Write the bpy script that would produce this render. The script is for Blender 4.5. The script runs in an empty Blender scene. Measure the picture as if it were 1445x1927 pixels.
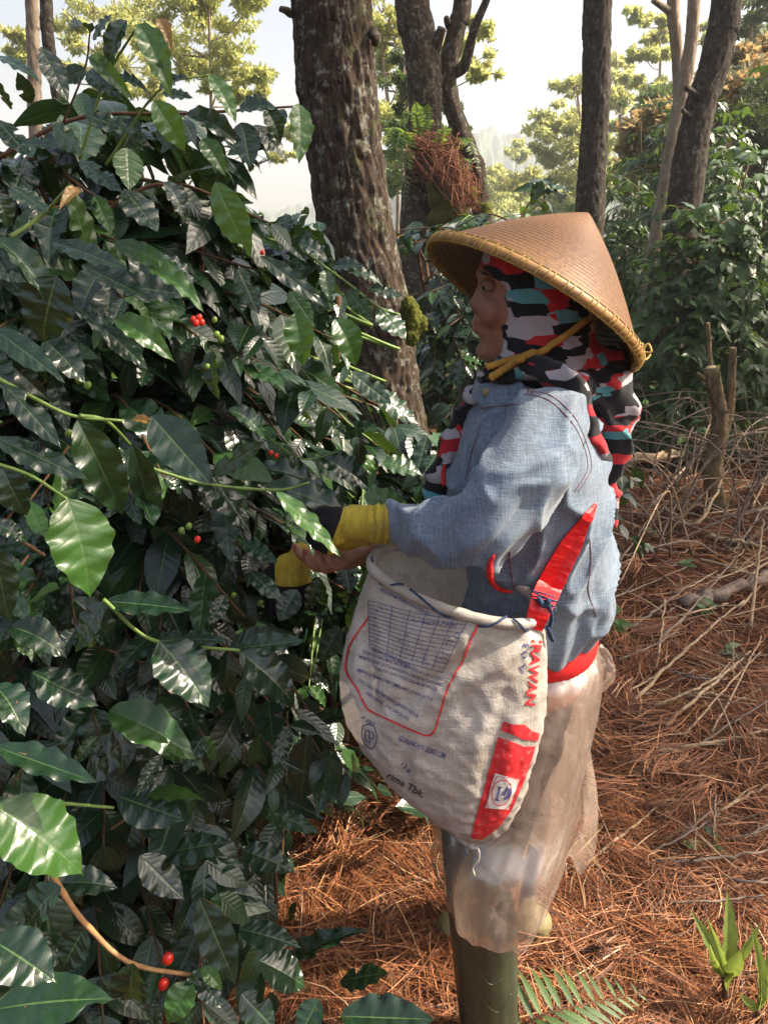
import bpy, bmesh, math, random
import numpy as np
from mathutils import Vector, Matrix, noise
from mathutils.bvhtree import BVHTree

scene = bpy.context.scene
COL = scene.collection
random.seed(7)
rng = np.random.default_rng(7)

# ------------------------------------------------------------------ camera, sky, sun, exposure
CAM_H, PITCH, FOC = 1.5, math.radians(20.0), 1450.0        # FOC in pixels of a 1445 x 1927 frame
cam_data = bpy.data.cameras.new('camera')
cam = bpy.data.objects.new('camera', cam_data)
COL.objects.link(cam)
cam.location = (0, 0, CAM_H)
cam.rotation_euler = (math.pi / 2 - PITCH, 0, 0)
cam_data.sensor_fit = 'VERTICAL'
cam_data.sensor_height = 36.0
cam_data.lens = FOC / 1927 * 36.0
cam_data.clip_start, cam_data.clip_end = 0.05, 5000
scene.camera = cam

TO_SUN = Vector((0.72, 0.02, 0.70)).normalized()
SUN_EL = math.asin(TO_SUN.z)
SUN_AZ = math.atan2(TO_SUN.x, TO_SUN.y)
world = bpy.data.worlds.new('World')
scene.world = world
world.use_nodes = True
wn = world.node_tree
sky = wn.nodes.new('ShaderNodeTexSky')
sky.sky_type = 'NISHITA'
sky.sun_disc = False
sky.sun_elevation = SUN_EL
sky.sun_rotation = SUN_AZ
sky.air_density, sky.dust_density, sky.ozone_density = 1.0, 9.0, 1.0
bg = wn.nodes['Background']
bg.inputs['Strength'].default_value = 0.14
wn.links.new(sky.outputs[0], bg.inputs['Color'])
sun_data = bpy.data.lights.new('sun', 'SUN')
sun_data.energy = 5.0
sun_data.angle = math.radians(0.5)
sun_data.color = (1.0, 0.87, 0.69)
sun = bpy.data.objects.new('sun', sun_data)
COL.objects.link(sun)
sun.rotation_euler = (-TO_SUN).to_track_quat('-Z', 'Y').to_euler()
vs = scene.view_settings
vs.view_transform, vs.look, vs.exposure, vs.gamma = 'Standard', 'None', 1.22, 1.0
vs.use_curve_mapping = False
scene.render.engine = 'CYCLES'
cy = scene.cycles
cy.use_denoising = True
cy.max_bounces, cy.diffuse_bounces, cy.glossy_bounces = 8, 3, 3
cy.transmission_bounces, cy.transparent_max_bounces, cy.volume_bounces = 5, 12, 1
cy.caustics_reflective = cy.caustics_refractive = False

# ------------------------------------------------------------------ helpers
CP, SP = math.cos(PITCH), math.sin(PITCH)

def ray(px, py):
    a, b = (px - 722.5) / FOC, (963.5 - py) / FOC
    return Vector((a, CP + b * SP, -SP + b * CP))

def P(px, py, y):
    "the place at distance y in front of the photographer seen at a point of the picture"
    d = ray(px, py)
    return Vector((0, 0, CAM_H)) + d * (y / d.y)

def PZ(px, py, z=0.0):
    "the place at height z seen at a point of the picture"
    d = ray(px, py)
    return Vector((0, 0, CAM_H)) + d * ((z - CAM_H) / d.z)

def proj(p):
    x, y, z = p[0], p[1], p[2] - CAM_H
    zc = y * CP - z * SP
    yc = -z * CP - y * SP
    return 722.5 + FOC * x / zc, 963.5 + FOC * yc / zc, zc

def px2m(r, p):
    return r * proj(p)[2] / FOC

def props(o, label=None, cat=None, group=None, kind=None):
    if label: o['label'] = label
    if cat: o['category'] = cat
    if group: o['group'] = group
    if kind: o['kind'] = kind
    return o

def empty(name, loc, label=None, cat=None, group=None):
    o = bpy.data.objects.new(name, None)
    o.empty_display_size = 0.1
    o.location = loc
    COL.objects.link(o)
    return props(o, label, cat, group)

def link(name, mesh, mat=None, parent=None, basis=None):
    o = bpy.data.objects.new(name, mesh)
    if mat is not None and not mesh.materials:
        mesh.materials.append(mat)
    COL.objects.link(o)
    m = basis if basis is not None else Matrix.Identity(4)
    if parent is not None:
        o.parent = parent
        off = Vector((0, 0, 0))
        q = parent
        while q is not None:
            off += q.matrix_basis.translation
            q = q.parent
        m = Matrix.Translation(-off) @ m
    o.matrix_basis = m
    return o

class MB:
    "collects vertices, faces and uv, and becomes one mesh"
    def __init__(self):
        self.v, self.f, self.uv, self.n = [], [], [], 0
    def add(self, v, f, uv=None):
        v = np.asarray(v, dtype=np.float64).reshape(-1, 3)
        for q in f:
            self.f.append([i + self.n for i in q])
        self.v.append(v)
        self.uv.append(np.zeros((len(v), 2)) if uv is None else np.asarray(uv, dtype=np.float64))
        self.n += len(v)
        return self
    def mesh(self, name, smooth=True):
        me = bpy.data.meshes.new(name)
        v = np.concatenate(self.v) if self.v else np.zeros((0, 3))
        me.from_pydata(v.tolist(), [], self.f)
        uvv = np.concatenate(self.uv)
        lay = me.uv_layers.new(name='UVMap')
        idx = np.empty(len(me.loops), dtype=np.int32)
        me.loops.foreach_get('vertex_index', idx)
        lay.data.foreach_set('uv', uvv[idx].ravel())
        if smooth:
            me.polygons.foreach_set('use_smooth', np.ones(len(me.polygons), dtype=bool))
        me.update()
        return me
    def build(self, name, mat, parent=None, smooth=True):
        return link(name, self.mesh(name, smooth), mat, parent)

def fast_mesh(name, v, f, uv=None, smooth=True):
    "large numpy mesh whose faces all have the same number of corners"
    v, f = np.ascontiguousarray(v, dtype=np.float32), np.ascontiguousarray(f, dtype=np.int32)
    k = f.shape[1]
    me = bpy.data.meshes.new(name)
    me.vertices.add(len(v)); me.vertices.foreach_set('co', v.ravel())
    me.loops.add(f.size); me.loops.foreach_set('vertex_index', f.ravel())
    me.polygons.add(len(f))
    me.polygons.foreach_set('loop_start', np.arange(0, f.size, k, dtype=np.int32))
    me.polygons.foreach_set('loop_total', np.full(len(f), k, dtype=np.int32))
    if uv is not None:
        lay = me.uv_layers.new(name='UVMap')
        lay.data.foreach_set('uv', np.asarray(uv, dtype=np.float32)[f.ravel()].ravel())
    me.polygons.foreach_set('use_smooth', np.full(len(f), smooth, dtype=bool))
    me.update(calc_edges=True)
    me.validate()
    return me

def spline(pts, n):
    "Catmull-Rom through points of any dimension, n samples"
    p = np.asarray([list(q) for q in pts], dtype=float)
    if len(p) == 2:
        t = np.linspace(0, 1, n)[:, None]
        return p[0] * (1 - t) + p[1] * t
    p = np.vstack([2 * p[0] - p[1], p, 2 * p[-1] - p[-2]])
    m = len(p) - 3
    out = []
    for s in np.linspace(0, m - 1e-6, n):
        i = int(s); t = s - i
        a, b, c, d = p[i], p[i + 1], p[i + 2], p[i + 3]
        out.append(0.5 * ((2 * b) + (c - a) * t + (2 * a - 5 * b + 4 * c - d) * t * t + (3 * b - a - 3 * c + d) * t ** 3))
    return np.array(out)

def tube_data(path, rad, sides=8, cap=True):
    path = np.asarray(path, dtype=float)
    n = len(path)
    rad = np.full(n, rad) if np.isscalar(rad) else np.asarray(rad, dtype=float)
    tan = np.gradient(path, axis=0)
    tan /= np.linalg.norm(tan, axis=1)[:, None] + 1e-12
    ref = np.array([0, 0, 1.0]) if abs(tan[0][2]) < 0.9 else np.array([1.0, 0, 0])
    v, uv, f = [], [], []
    s = 0
    u = np.cross(tan[0], ref); u /= np.linalg.norm(u)
    for i in range(n):
        u = u - tan[i] * np.dot(u, tan[i]); u /= np.linalg.norm(u) + 1e-12
        w = np.cross(tan[i], u)
        if i: s += np.linalg.norm(path[i] - path[i - 1])
        for k in range(sides):
            a = 2 * math.pi * k / sides
            v.append(path[i] + rad[i] * (math.cos(a) * u + math.sin(a) * w))
            uv.append((k / sides, s))
    for i in range(n - 1):
        for k in range(sides):
            k2 = (k + 1) % sides
            f.append((i * sides + k, i * sides + k2, (i + 1) * sides + k2, (i + 1) * sides + k))
    if cap:
        f.append(tuple(range(sides))[::-1])
        f.append(tuple((n - 1) * sides + k for k in range(sides)))
    return v, f, uv

def ellipsoid(c, r, rot=None, seg=16, rings=10):
    v, f = [], []
    for i in range(rings + 1):
        a = math.pi * i / rings
        for k in range(seg):
            b = 2 * math.pi * k / seg
            p = Vector((r[0] * math.sin(a) * math.cos(b), r[1] * math.sin(a) * math.sin(b), r[2] * math.cos(a)))
            if rot is not None: p = rot @ p
            v.append((c[0] + p.x, c[1] + p.y, c[2] + p.z))
    for i in range(rings):
        for k in range(seg):
            k2 = (k + 1) % seg
            f.append((i * seg + k, (i + 1) * seg + k, (i + 1) * seg + k2, i * seg + k2))
    return v, f

def capsule(a, b, ra, rb, seg=14):
    "tapered round-ended limb between two points"
    a, b = Vector(a), Vector(b)
    d = (b - a); L = d.length
    d = d / (L + 1e-9)
    path, rad = [], []
    for k in range(5):
        t = math.pi / 2 * k / 4
        path.append(a - d * ra * math.cos(t)); rad.append(max(ra * math.sin(t), 1e-4))
    for k in range(5):
        t = math.pi / 2 * k / 4
        path.append(b + d * rb * math.sin(t)); rad.append(max(rb * math.cos(t), 1e-4))
    v, f, uv = tube_data([tuple(p) for p in path], rad, seg)
    return v, f

def loft_data(rings, cap=True):
    n = len(rings[0])
    v = [tuple(p) for r in rings for p in r]
    f = []
    for i in range(len(rings) - 1):
        for k in range(n):
            k2 = (k + 1) % n
            f.append((i * n + k, i * n + k2, (i + 1) * n + k2, (i + 1) * n + k))
    if cap:
        f.append(tuple(range(n))[::-1])
        f.append(tuple((len(rings) - 1) * n + k for k in range(n)))
    return v, f

def sect_ring(py, xl, xr, y, ry, n=40, pw=2.3):
    "an oval ring seen edge-on between two points of the picture"
    a, b = P(xl, py, y), P(xr, py, y)
    c = (a + b) / 2; rx = (b - a).length / 2
    out = []
    for k in range(n):
        t = 2 * math.pi * k / n
        cx, sx = math.cos(t), math.sin(t)
        ex = math.copysign(abs(cx) ** (2 / pw), cx); ey = math.copysign(abs(sx) ** (2 / pw), sx)
        out.append((c.x + rx * ex, c.y + ry * ey, c.z))
    return out

def fuse(name, shapes, voxel, smooth=6, fac=0.5):
    "overlapping shapes grown together into one continuous surface"
    mb = MB()
    for s in shapes: mb.add(s[0], s[1])
    me = mb.mesh(name + '_raw')
    bm = bmesh.new(); bm.from_mesh(me)
    bmesh.ops.recalc_face_normals(bm, faces=bm.faces)
    bm.to_mesh(me); bm.free()
    o = bpy.data.objects.new(name + '_raw', me)
    COL.objects.link(o)
    m = o.modifiers.new('r', 'REMESH'); m.mode = 'VOXEL'; m.voxel_size = voxel
    if smooth:
        m = o.modifiers.new('s', 'SMOOTH'); m.factor = fac; m.iterations = smooth
    dg = bpy.context.evaluated_depsgraph_get()
    dg.update()
    out = bpy.data.meshes.new_from_object(o.evaluated_get(dg))
    bpy.data.objects.remove(o); bpy.data.meshes.remove(me)
    out.name = name
    out.polygons.foreach_set('use_smooth', np.ones(len(out.polygons), dtype=bool))
    return out

def coords(me):
    a = np.empty(len(me.vertices) * 3, dtype=np.float32); me.vertices.foreach_get('co', a)
    return a.reshape(-1, 3)

def normals(me):
    a = np.empty(len(me.vertices) * 3, dtype=np.float32); me.vertices.foreach_get('normal', a)
    return a.reshape(-1, 3)

def displace(me, fn):
    v, n = coords(me), normals(me)
    d = np.array([fn(Vector(p), Vector(q)) for p, q in zip(v.tolist(), n.tolist())])
    me.vertices.foreach_set('co', (v + n * d[:, None]).astype(np.float32).ravel()); me.update()

def set_uv(me, fn):
    v = coords(me)
    uv = np.array([fn(p) for p in v.tolist()], dtype=np.float32)
    lay = me.uv_layers.get('UVMap') or me.uv_layers.new(name='UVMap')
    idx = np.empty(len(me.loops), dtype=np.int32); me.loops.foreach_get('vertex_index', idx)
    lay.data.foreach_set('uv', uv[idx].ravel())

def bvh_of(me):
    return BVHTree.FromPolygons([v.co.copy() for v in me.vertices], [tuple(p.vertices) for p in me.polygons])

def on_surface(tree, px, py, lift=0.001):
    "where the line of sight meets a surface"
    d = ray(px, py).normalized()
    h = tree.ray_cast(Vector((0, 0, CAM_H)), d)
    if h[0] is None: return None
    n = h[1] if h[1].dot(d) < 0 else -h[1]
    return h[0] + n * lift

def seam(tree, pts, r_m, lift=0.0005, n=40, sides=6):
    q = [on_surface(tree, x, y, lift) for x, y in spline(pts, n)]
    q = [tuple(p) for p in q if p is not None]
    return tube_data(q, r_m, sides)

# ------------------------------------------------------------------ materials
class NT:
    def __init__(self, name):
        self.m = bpy.data.materials.new(name); self.m.use_nodes = True
        self.t = self.m.node_tree; self.b = self.t.nodes['Principled BSDF']; self.o = self.t.nodes['Material Output']
    def n(self, typ, **kw):
        x = self.t.nodes.new(typ)
        for k, val in kw.items(): setattr(x, k, val)
        return x
    def l(self, a, b): self.t.links.new(a, b)
    def put(self, sock, val):
        if hasattr(val, 'is_output') or isinstance(val, bpy.types.NodeSocket): self.l(val, sock)
        else: sock.default_value = val
    def math(self, op, a, b=None, c=None, clamp=False):
        x = self.n('ShaderNodeMath', operation=op, use_clamp=clamp)
        self.put(x.inputs[0], a)
        if b is not None: self.put(x.inputs[1], b)
        if c is not None: self.put(x.inputs[2], c)
        return x.outputs[0]
    def mix(self, fac, a, b, mode='MIX'):
        x = self.n('ShaderNodeMix', data_type='RGBA', blend_type=mode)
        self.put(x.inputs[0], fac)
        self.put(x.inputs[6], a if not isinstance(a, tuple) else (*a, 1)[:4])
        self.put(x.inputs[7], b if not isinstance(b, tuple) else (*b, 1)[:4])
        return x.outputs[2]
    def ramp(self, fac, stops, interp='LINEAR'):
        x = self.n('ShaderNodeValToRGB'); x.color_ramp.interpolation = interp
        e = x.color_ramp.elements
        while len(e) < len(stops): e.new(0.5)
        for q, (pos, c) in zip(e, stops):
            q.position = pos; q.color = (*c, 1)[:4] if isinstance(c, tuple) else (c, c, c, 1)
        self.put(x.inputs[0], fac)
        return x.outputs[0]
    def coord(self, which='Object', scale=(1, 1, 1), rot=(0, 0, 0)):
        c = self.n('ShaderNodeTexCoord'); mp = self.n('ShaderNodeMapping')
        mp.inputs['Scale'].default_value = scale; mp.inputs['Rotation'].default_value = rot
        self.l(c.outputs[which], mp.inputs[0])
        return mp.outputs[0]
    def noise(self, vec, scale, detail=4, rough=0.55, dist=0.0):
        x = self.n('ShaderNodeTexNoise')
        x.inputs['Scale'].default_value = scale; x.inputs['Detail'].default_value = detail
        x.inputs['Roughness'].default_value = rough; x.inputs['Distortion'].default_value = dist
        if vec is not None: self.l(vec, x.inputs['Vector'])
        return x.outputs[0]
    def voro(self, vec, scale, feature='F1', out=0, metric='EUCLIDEAN', rnd=1.0):
        x = self.n('ShaderNodeTexVoronoi', feature=feature)
        if feature != 'DISTANCE_TO_EDGE': x.distance = metric
        x.inputs['Scale'].default_value = scale; x.inputs['Randomness'].default_value = rnd
        if vec is not None: self.l(vec, x.inputs['Vector'])
        return x.outputs[out]
    def bump(self, h, strength=0.3, dist=0.01, normal=None):
        x = self.n('ShaderNodeBump')
        x.inputs['Strength'].default_value = strength; x.inputs['Distance'].default_value = dist
        self.l(h, x.inputs['Height'])
        if normal is not None: self.l(normal, x.inputs['Normal'])
        self.l(x.outputs[0], self.b.inputs['Normal'])
        return x.outputs[0]
    def set(self, **kw):
        names = {'color': 'Base Color', 'rough': 'Roughness', 'spec': 'Specular IOR Level', 'metal': 'Metallic', 'sheen': 'Sheen Weight',
                 'trans': 'Transmission Weight', 'coat': 'Coat Weight', 'alpha': 'Alpha', 'sss': 'Subsurface Weight', 'ior': 'IOR', 'coat_rough': 'Coat Roughness'}
        for k, val in kw.items():
            s = self.b.inputs[names[k]]
            if isinstance(val, tuple): val = (*val, 1)[:4]
            self.put(s, val)
        return self
    def translucent(self, fac, color):
        tr = self.n('ShaderNodeBsdfTranslucent'); self.put(tr.inputs['Color'], color if not isinstance(color, tuple) else (*color, 1)[:4])
        mx = self.n('ShaderNodeMixShader'); self.put(mx.inputs[0], fac)
        self.l(self.b.outputs[0], mx.inputs[1]); self.l(tr.outputs[0], mx.inputs[2]); self.l(mx.outputs[0], self.o.inputs['Surface'])
    def rnd(self):
        "a number of its own for each leaf, whether it is an object or an island of a mesh"
        oi = self.n('ShaderNodeObjectInfo'); ge = self.n('ShaderNodeNewGeometry')
        return self.math('FRACT', self.math('ADD', oi.outputs['Random'], ge.outputs['Random Per Island']))

def leaf_mat(name, stops, rough=0.3, trans=0.22, tcol=(0.16, 0.30, 0.03), spots=0.5, veins=9.0, vein_col=(0.08, 0.15, 0.045), bump=0.22):
    t = NT(name)
    uv = t.n('ShaderNodeUVMap'); sep = t.n('ShaderNodeSeparateXYZ'); t.l(uv.outputs[0], sep.inputs[0])
    x = t.math('MULTIPLY', t.math('ABSOLUTE', t.math('SUBTRACT', sep.outputs[0], 0.5)), 2.0)
    r = t.rnd()
    col = t.ramp(r, stops)
    obj = t.coord('Object')
    big = t.noise(t.coord('Generated'), 3.0, 3)
    col = t.mix(t.math('MULTIPLY', big, 0.35), col, (stops[-1][1]))
    rib = t.math('LESS_THAN', x, 0.035)
    ph = t.math('FRACT', t.math('SUBTRACT', t.math('MULTIPLY', sep.outputs[1], veins), t.math('MULTIPLY', x, 1.3)))
    tri = t.math('ABSOLUTE', t.math('SUBTRACT', ph, 0.5))
    vein = t.math('GREATER_THAN', tri, 0.47)
    col = t.mix(t.math('MULTIPLY', vein, 0.06), col, vein_col)
    col = t.mix(t.math('MULTIPLY', rib, 0.75), col, vein_col)
    if spots:
        vec = t.n('ShaderNodeVectorMath', operation='ADD')
        t.l(uv.outputs[0], vec.inputs[0])
        cmb = t.n('ShaderNodeCombineXYZ'); t.put(cmb.inputs[0], t.math('MULTIPLY', r, 37.0)); t.put(cmb.inputs[1], t.math('MULTIPLY', r, 91.0))
        t.l(cmb.outputs[0], vec.inputs[1])
        sp = t.noise(vec.outputs[0], 7.0, 3, 0.6)
        m = t.math('MULTIPLY', t.math('GREATER_THAN', sp, 0.70), spots)
        col = t.mix(m, col, (0.22, 0.12, 0.05))
        sp2 = t.noise(vec.outputs[0], 2.1, 5, 0.7)
        edge = t.math('MULTIPLY', t.math('GREATER_THAN', t.math('ADD', sp2, t.math('MULTIPLY', x, 0.22)), 0.83), spots)
        col = t.mix(edge, col, (0.16, 0.10, 0.045))
    t.set(color=col, rough=t.math('ADD', rough - 0.06, t.math('MULTIPLY', t.noise(obj, 25.0, 3), 0.16)), spec=0.62)
    h = t.math('ADD', t.math('MULTIPLY', t.math('SUBTRACT', 0.5, t.math('MULTIPLY', tri, tri)), 1.0), t.math('MULTIPLY', t.math('MINIMUM', x, 0.15), 3.0))
    t.bump(h, bump, 0.006)
    t.translucent(trans, tcol)
    return t.m

def plain(name, color, rough=0.6, nscale=30.0, var=0.35, bump=0.2, bdist=0.003, spec=0.4, stretch=(1, 1, 1)):
    t = NT(name)
    co = t.coord('Object', stretch)
    nz = t.noise(co, nscale, 5, 0.6)
    dark = tuple(c * (1 - var) for c in color); lite = tuple(min(1, c * (1 + var)) for c in color)
    t.set(color=t.ramp(nz, [(0.3, dark), (0.7, lite)]), rough=rough, spec=spec)
    if bump: t.bump(t.noise(co, nscale * 2.3, 4), bump, bdist)
    return t.m
# ------------------------------------------------------------------ ground, hills
def sstep(a, b, x):
    t = np.clip((np.asarray(x, dtype=float) - a) / (b - a), 0, 1)
    return t * t * (3 - 2 * t)

def gz(x, y):
    x, y = np.asarray(x, dtype=float), np.asarray(y, dtype=float)
    r = np.hypot(x, y)
    bump = 0.018 * np.sin(x * 5.1 + 1) * np.sin(y * 4.3) + 0.012 * np.sin(x * 11 + y * 7) * np.sin(y * 9 - x * 4)
    bump = bump * sstep(1.5, 2.2, y)
    hump = 0.30 * np.exp(-((x + 0.75) ** 2 + (y - 1.7) ** 2) / 0.5) * 0
    rise = 0.9 * sstep(2.2, 6.5, x) * sstep(3.5, 9, y)
    fall = -9.0 * sstep(10, 55, y - 1.1 * np.maximum(0, x - 1.0)) - 22.0 * sstep(45, 160, y)
    far = 16.0 * sstep(160, 420, r)
    return bump + hump + rise + fall + far

def mat_ground():
    t = NT('forest_floor')
    co = t.coord('Object')
    a = t.noise(t.coord('Object', (1, 6, 1), (0, 0, 0.5)), 14.0, 6, 0.7)
    b = t.noise(t.coord('Object', (6, 1, 1), (0, 0, -0.4)), 14.0, 6, 0.7)
    m = t.math('MAXIMUM', a, b)
    col = t.ramp(m, [(0.42, (0.030, 0.014, 0.008)), (0.58, (0.085, 0.034, 0.016)), (0.72, (0.16, 0.068, 0.032))])
    gr = t.noise(co, 0.35, 4)
    d = t.n('ShaderNodeSeparateXYZ'); t.l(co, d.inputs[0])
    far = t.math('MULTIPLY', t.math('SUBTRACT', d.outputs[1], 5.0), 0.5, clamp=True)
    col = t.mix(far, col, t.ramp(t.noise(co, 0.5, 6, 0.7), [(0.35, (0.020, 0.032, 0.012)), (0.65, (0.06, 0.085, 0.025))]))
    t.set(color=col, rough=0.95, spec=0.1)
    t.bump(m, 0.8, 0.02)
    return t.m
n1 = 150
gx = np.concatenate([-np.geomspace(430, 4.2, 40), np.linspace(-4, 6, 130), np.geomspace(6.3, 430, 40)])
gy = np.concatenate([-np.geomspace(60, 1.0, 12), np.linspace(-0.9, 9, 140), np.geomspace(9.3, 480, 70)])
GX, GY = np.meshgrid(gx, gy)
gv = np.stack([GX, GY, gz(GX, GY) - 0.004], -1).reshape(-1, 3)
nx, ny = len(gx), len(gy)
ii, jj = np.meshgrid(np.arange(nx - 1), np.arange(ny - 1))
k = (jj * nx + ii).ravel()
ground = link('ground', fast_mesh('ground', gv, np.stack([k, k + 1, k + nx + 1, k + nx], -1)), mat_ground())
props(ground, 'forest floor covered with brown pine needles', None, None, 'structure')

# wooded hills far across the valley
M_HILL = plain('far_woodland', (0.040, 0.062, 0.030), 0.95, 0.05, 0.5, 0.0)
def hill(name, dist, base_px, amp, seed, label, rough_amp, width=1.7):
    xs = np.linspace(-dist * width * .5, dist * width * .5, 900)
    rows = 22
    v, top = [], []
    for x in xs:
        e = base_px + 130 * float(sstep(820, 560, 722 + FOC * x / dist)) + amp * noise.noise((x / dist * 3.0 + seed, seed, 0)) + amp * .5 * noise.noise((x / dist * 9 + seed, seed * 2, 0))
        d = ray(722.5, e); top.append(CAM_H + dist * d.z / d.y)
    for j in range(rows):
        t = j / (rows - 1)
        for i, x in enumerate(xs):
            z = -34 + (top[i] + 34) * math.sin(t * math.pi / 2)
            tree = rough_amp * (.5 + .5 * noise.noise((x / dist * 90, t * 14, seed)) + .45 * noise.noise((x / dist * 260, t * 40, seed + 3)) + .2 * noise.noise((x / dist * 700, t * 90, seed + 5)))
            v.append((x, dist * (0.72 + 0.28 * t) - tree * .5, z + tree))
    m = len(xs)
    f = [(j * m + i, j * m + i + 1, (j + 1) * m + i + 1, (j + 1) * m + i) for j in range(rows - 1) for i in range(m - 1)]
    o = MB().add(v, f).build(name, M_HILL, None, True)
    props(o, label, None, None, 'structure')
    return o
hill('far_hill', 330, 272, 30, 2.3, 'blue hazy wooded ridge across the valley', 5)
hill('near_hill', 190, 345, 22, 7.7, 'pale wooded slope below the far ridge', 3.2)

# ------------------------------------------------------------------ trees
def bark_mat(name, c0, c1, lich, lich_amt, scale=1.0, moss=0.0):
    t = NT(name)
    co = t.coord('Object', (1, 1, 0.35))
    n = t.noise(co, 26.0 * scale, 6, 0.7)
    col = t.ramp(n, [(0.33, c0), (0.68, c1)])
    l1 = t.noise(t.coord('Object'), 16.0 * scale, 5, 0.75)
    l2 = t.noise(t.coord('Object', (1, 1, 0.6)), 60.0 * scale, 4, 0.7)
    m = t.math('MULTIPLY', t.ramp(l1, [(0.52, 0.0), (0.60, 1.0)]), t.ramp(l2, [(0.42, 0.0), (0.52, 1.0)]))
    col = t.mix(t.math('MULTIPLY', m, lich_amt), col, lich)
    if moss:
        mm = t.ramp(t.noise(t.coord('Object'), 7.0 * scale, 5, 0.7), [(0.55, 0.0), (0.68, moss)])
        col = t.mix(mm, col, (0.075, 0.085, 0.022))
    t.set(color=col, rough=0.9, spec=0.2)
    t.bump(t.math('ADD', t.math('MULTIPLY', n, 1.0), t.math('MULTIPLY', l2, 0.4)), 0.9, 0.012 / scale)
    return t.m
M_PINE = bark_mat('pine_bark', (0.018, 0.012, 0.009), (0.072, 0.050, 0.035), (0.25, 0.26, 0.22), 0.6, 1.4, 0.5)
M_PINE2 = bark_mat('dark_ridged_bark', (0.018, 0.014, 0.011), (0.062, 0.048, 0.037), (0.18, 0.17, 0.14), 0.5, 1.3)
M_PALEBARK = bark_mat('pale_smooth_bark', (0.16, 0.12, 0.085), (0.30, 0.24, 0.18), (0.36, 0.34, 0.28), 0.4, 0.8)

def trunk_data(pts, sides, rows, amp, cell, zst=0.33, taper_knots=0.04):
    "pts: (x, y, z, r) knots; bark plates pushed out between cracks"
    s = spline(pts, rows)
    path, rad = s[:, :3], s[:, 3]
    v, f, uv = tube_data(path, rad, sides, True)
    v = np.array(v)
    out = []
    sd = random.random() * 50
    for i in range(rows):
        for k in range(sides):
            p = v[i * sides + k]
            a = 2 * math.pi * k / sides
            q = Vector((math.cos(a) * rad[i] * cell + sd, math.sin(a) * rad[i] * cell, p[2] * cell * zst))
            w = noise.noise(q * 0.8) * 0.7
            ds = noise.voronoi(Vector((q.x + w, q.y + w, q.z + 0.6 * w)))[0]
            edge = min(1.0, (ds[1] - ds[0]) * 2.6)
            h = amp * (edge ** 0.6 - 0.55) + amp * 0.6 * noise.noise(q * 3.1) + rad[i] * taper_knots * noise.noise((math.cos(a) * 1.3, math.sin(a) * 1.3, p[2] * 2.2 + sd))
            d = p - path[i]
            out.append(p + d / (np.linalg.norm(d) + 1e-9) * h)
    return out, f, uv

def knots(lst, y, to_ground=True, up=0):
    "trunk knots from (px, py, width px) seen at distance y, carried down to the ground and upwards"
    r = []
    for q in lst:
        p = P(q[0], q[1], q[3] if len(q) > 3 else y)
        r.append([p.x, p.y, p.z, px2m(q[2] / 2, p)])
    if to_ground:
        a, b = np.array(r[-1]), np.array(r[-2])
        g = float(gz(a[0], a[1])) - 0.1
        if a[2] > g + 0.15:
            d = (a - b) / abs(a[2] - b[2]); k = a[2] - g
            e = a + d * k * 0.5; e[2] = g; e[3] = a[3] * 1.12
            r.append(list(e))
    if up:
        a, b = np.array(r[0]), np.array(r[1])
        d = (a - b) / np.linalg.norm(a[:3] - b[:3])
        d[:2] *= 0.6
        e = a + d * up; e[3] = max(0.25 * a[3], 0.02)
        m = a + d * up * .5; m[3] = (a[3] + e[3]) / 2
        r = [list(e), list(m)] + r
    return r

def scatter_leaves(c, r, n, size, rg, droop=0.3, aspect=0.42, flat=1.0):
    "n single leaves through an ellipsoidal clump: centres, and two quads each"
    d = rg.normal(size=(n, 3)); d /= np.linalg.norm(d, axis=1)[:, None]
    rad = rg.random(n) ** 0.45
    p = np.asarray(c) + d * rad[:, None] * np.asarray(r)
    a = rg.normal(size=(n, 3)) + d * 0.6; a[:, 2] -= droop
    a /= np.linalg.norm(a, axis=1)[:, None]
    nn = rg.normal(size=(n, 3)) * flat + np.array([0, 0, 0.9]); b = np.cross(a, nn); b /= np.linalg.norm(b, axis=1)[:, None] + 1e-9
    L = size * (0.6 + 0.8 * rg.random(n))[:, None]
    w = L * aspect * 0.5
    nrm = np.cross(b, a)
    q0 = p; q1 = p + a * L * .45 + b * w - nrm * w * .25; q2 = p + a * L; q3 = p + a * L * .45 - b * w - nrm * w * .25
    return np.stack([q0, q1, q2, q3], 1)

LEAF_UV = np.array([[.5, 0], [1, .5], [.5, 1], [0, .5]])
def leaves_mesh(name, arr):
    v = arr.reshape(-1, 3)
    n = len(arr)
    base = np.arange(n)[:, None] * 4
    tri = np.concatenate([base + np.array([[0, 1, 2]]), base + np.array([[0, 2, 3]])])
    return fast_mesh(name, v, tri, np.tile(LEAF_UV, (n, 1)), False)

def tree_leaf_mat(name, stops, trans=0.35, tcol=(0.3, 0.4, 0.06)):
    t = NT(name)
    r = t.rnd()
    t.set(color=t.ramp(r, stops), rough=0.45, spec=0.4)
    t.translucent(trans, tcol)
    return t.m
M_EUC = tree_leaf_mat('pale_tree_leaf', [(0.0, (0.12, 0.15, 0.055)), (0.5, (0.19, 0.22, 0.075)), (1.0, (0.30, 0.28, 0.10))], 0.55, (0.62, 0.64, 0.22))
M_YEL = tree_leaf_mat('sunny_tree_leaf', [(0.0, (0.14, 0.18, 0.06)), (0.5, (0.21, 0.25, 0.08)), (1.0, (0.33, 0.31, 0.12))], 0.55, (0.66, 0.66, 0.24))
M_DEEP = tree_leaf_mat('deep_green_leaf', [(0.0, (0.030, 0.055, 0.020)), (1.0, (0.075, 0.11, 0.035))], 0.3, (0.18, 0.28, 0.05))
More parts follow.
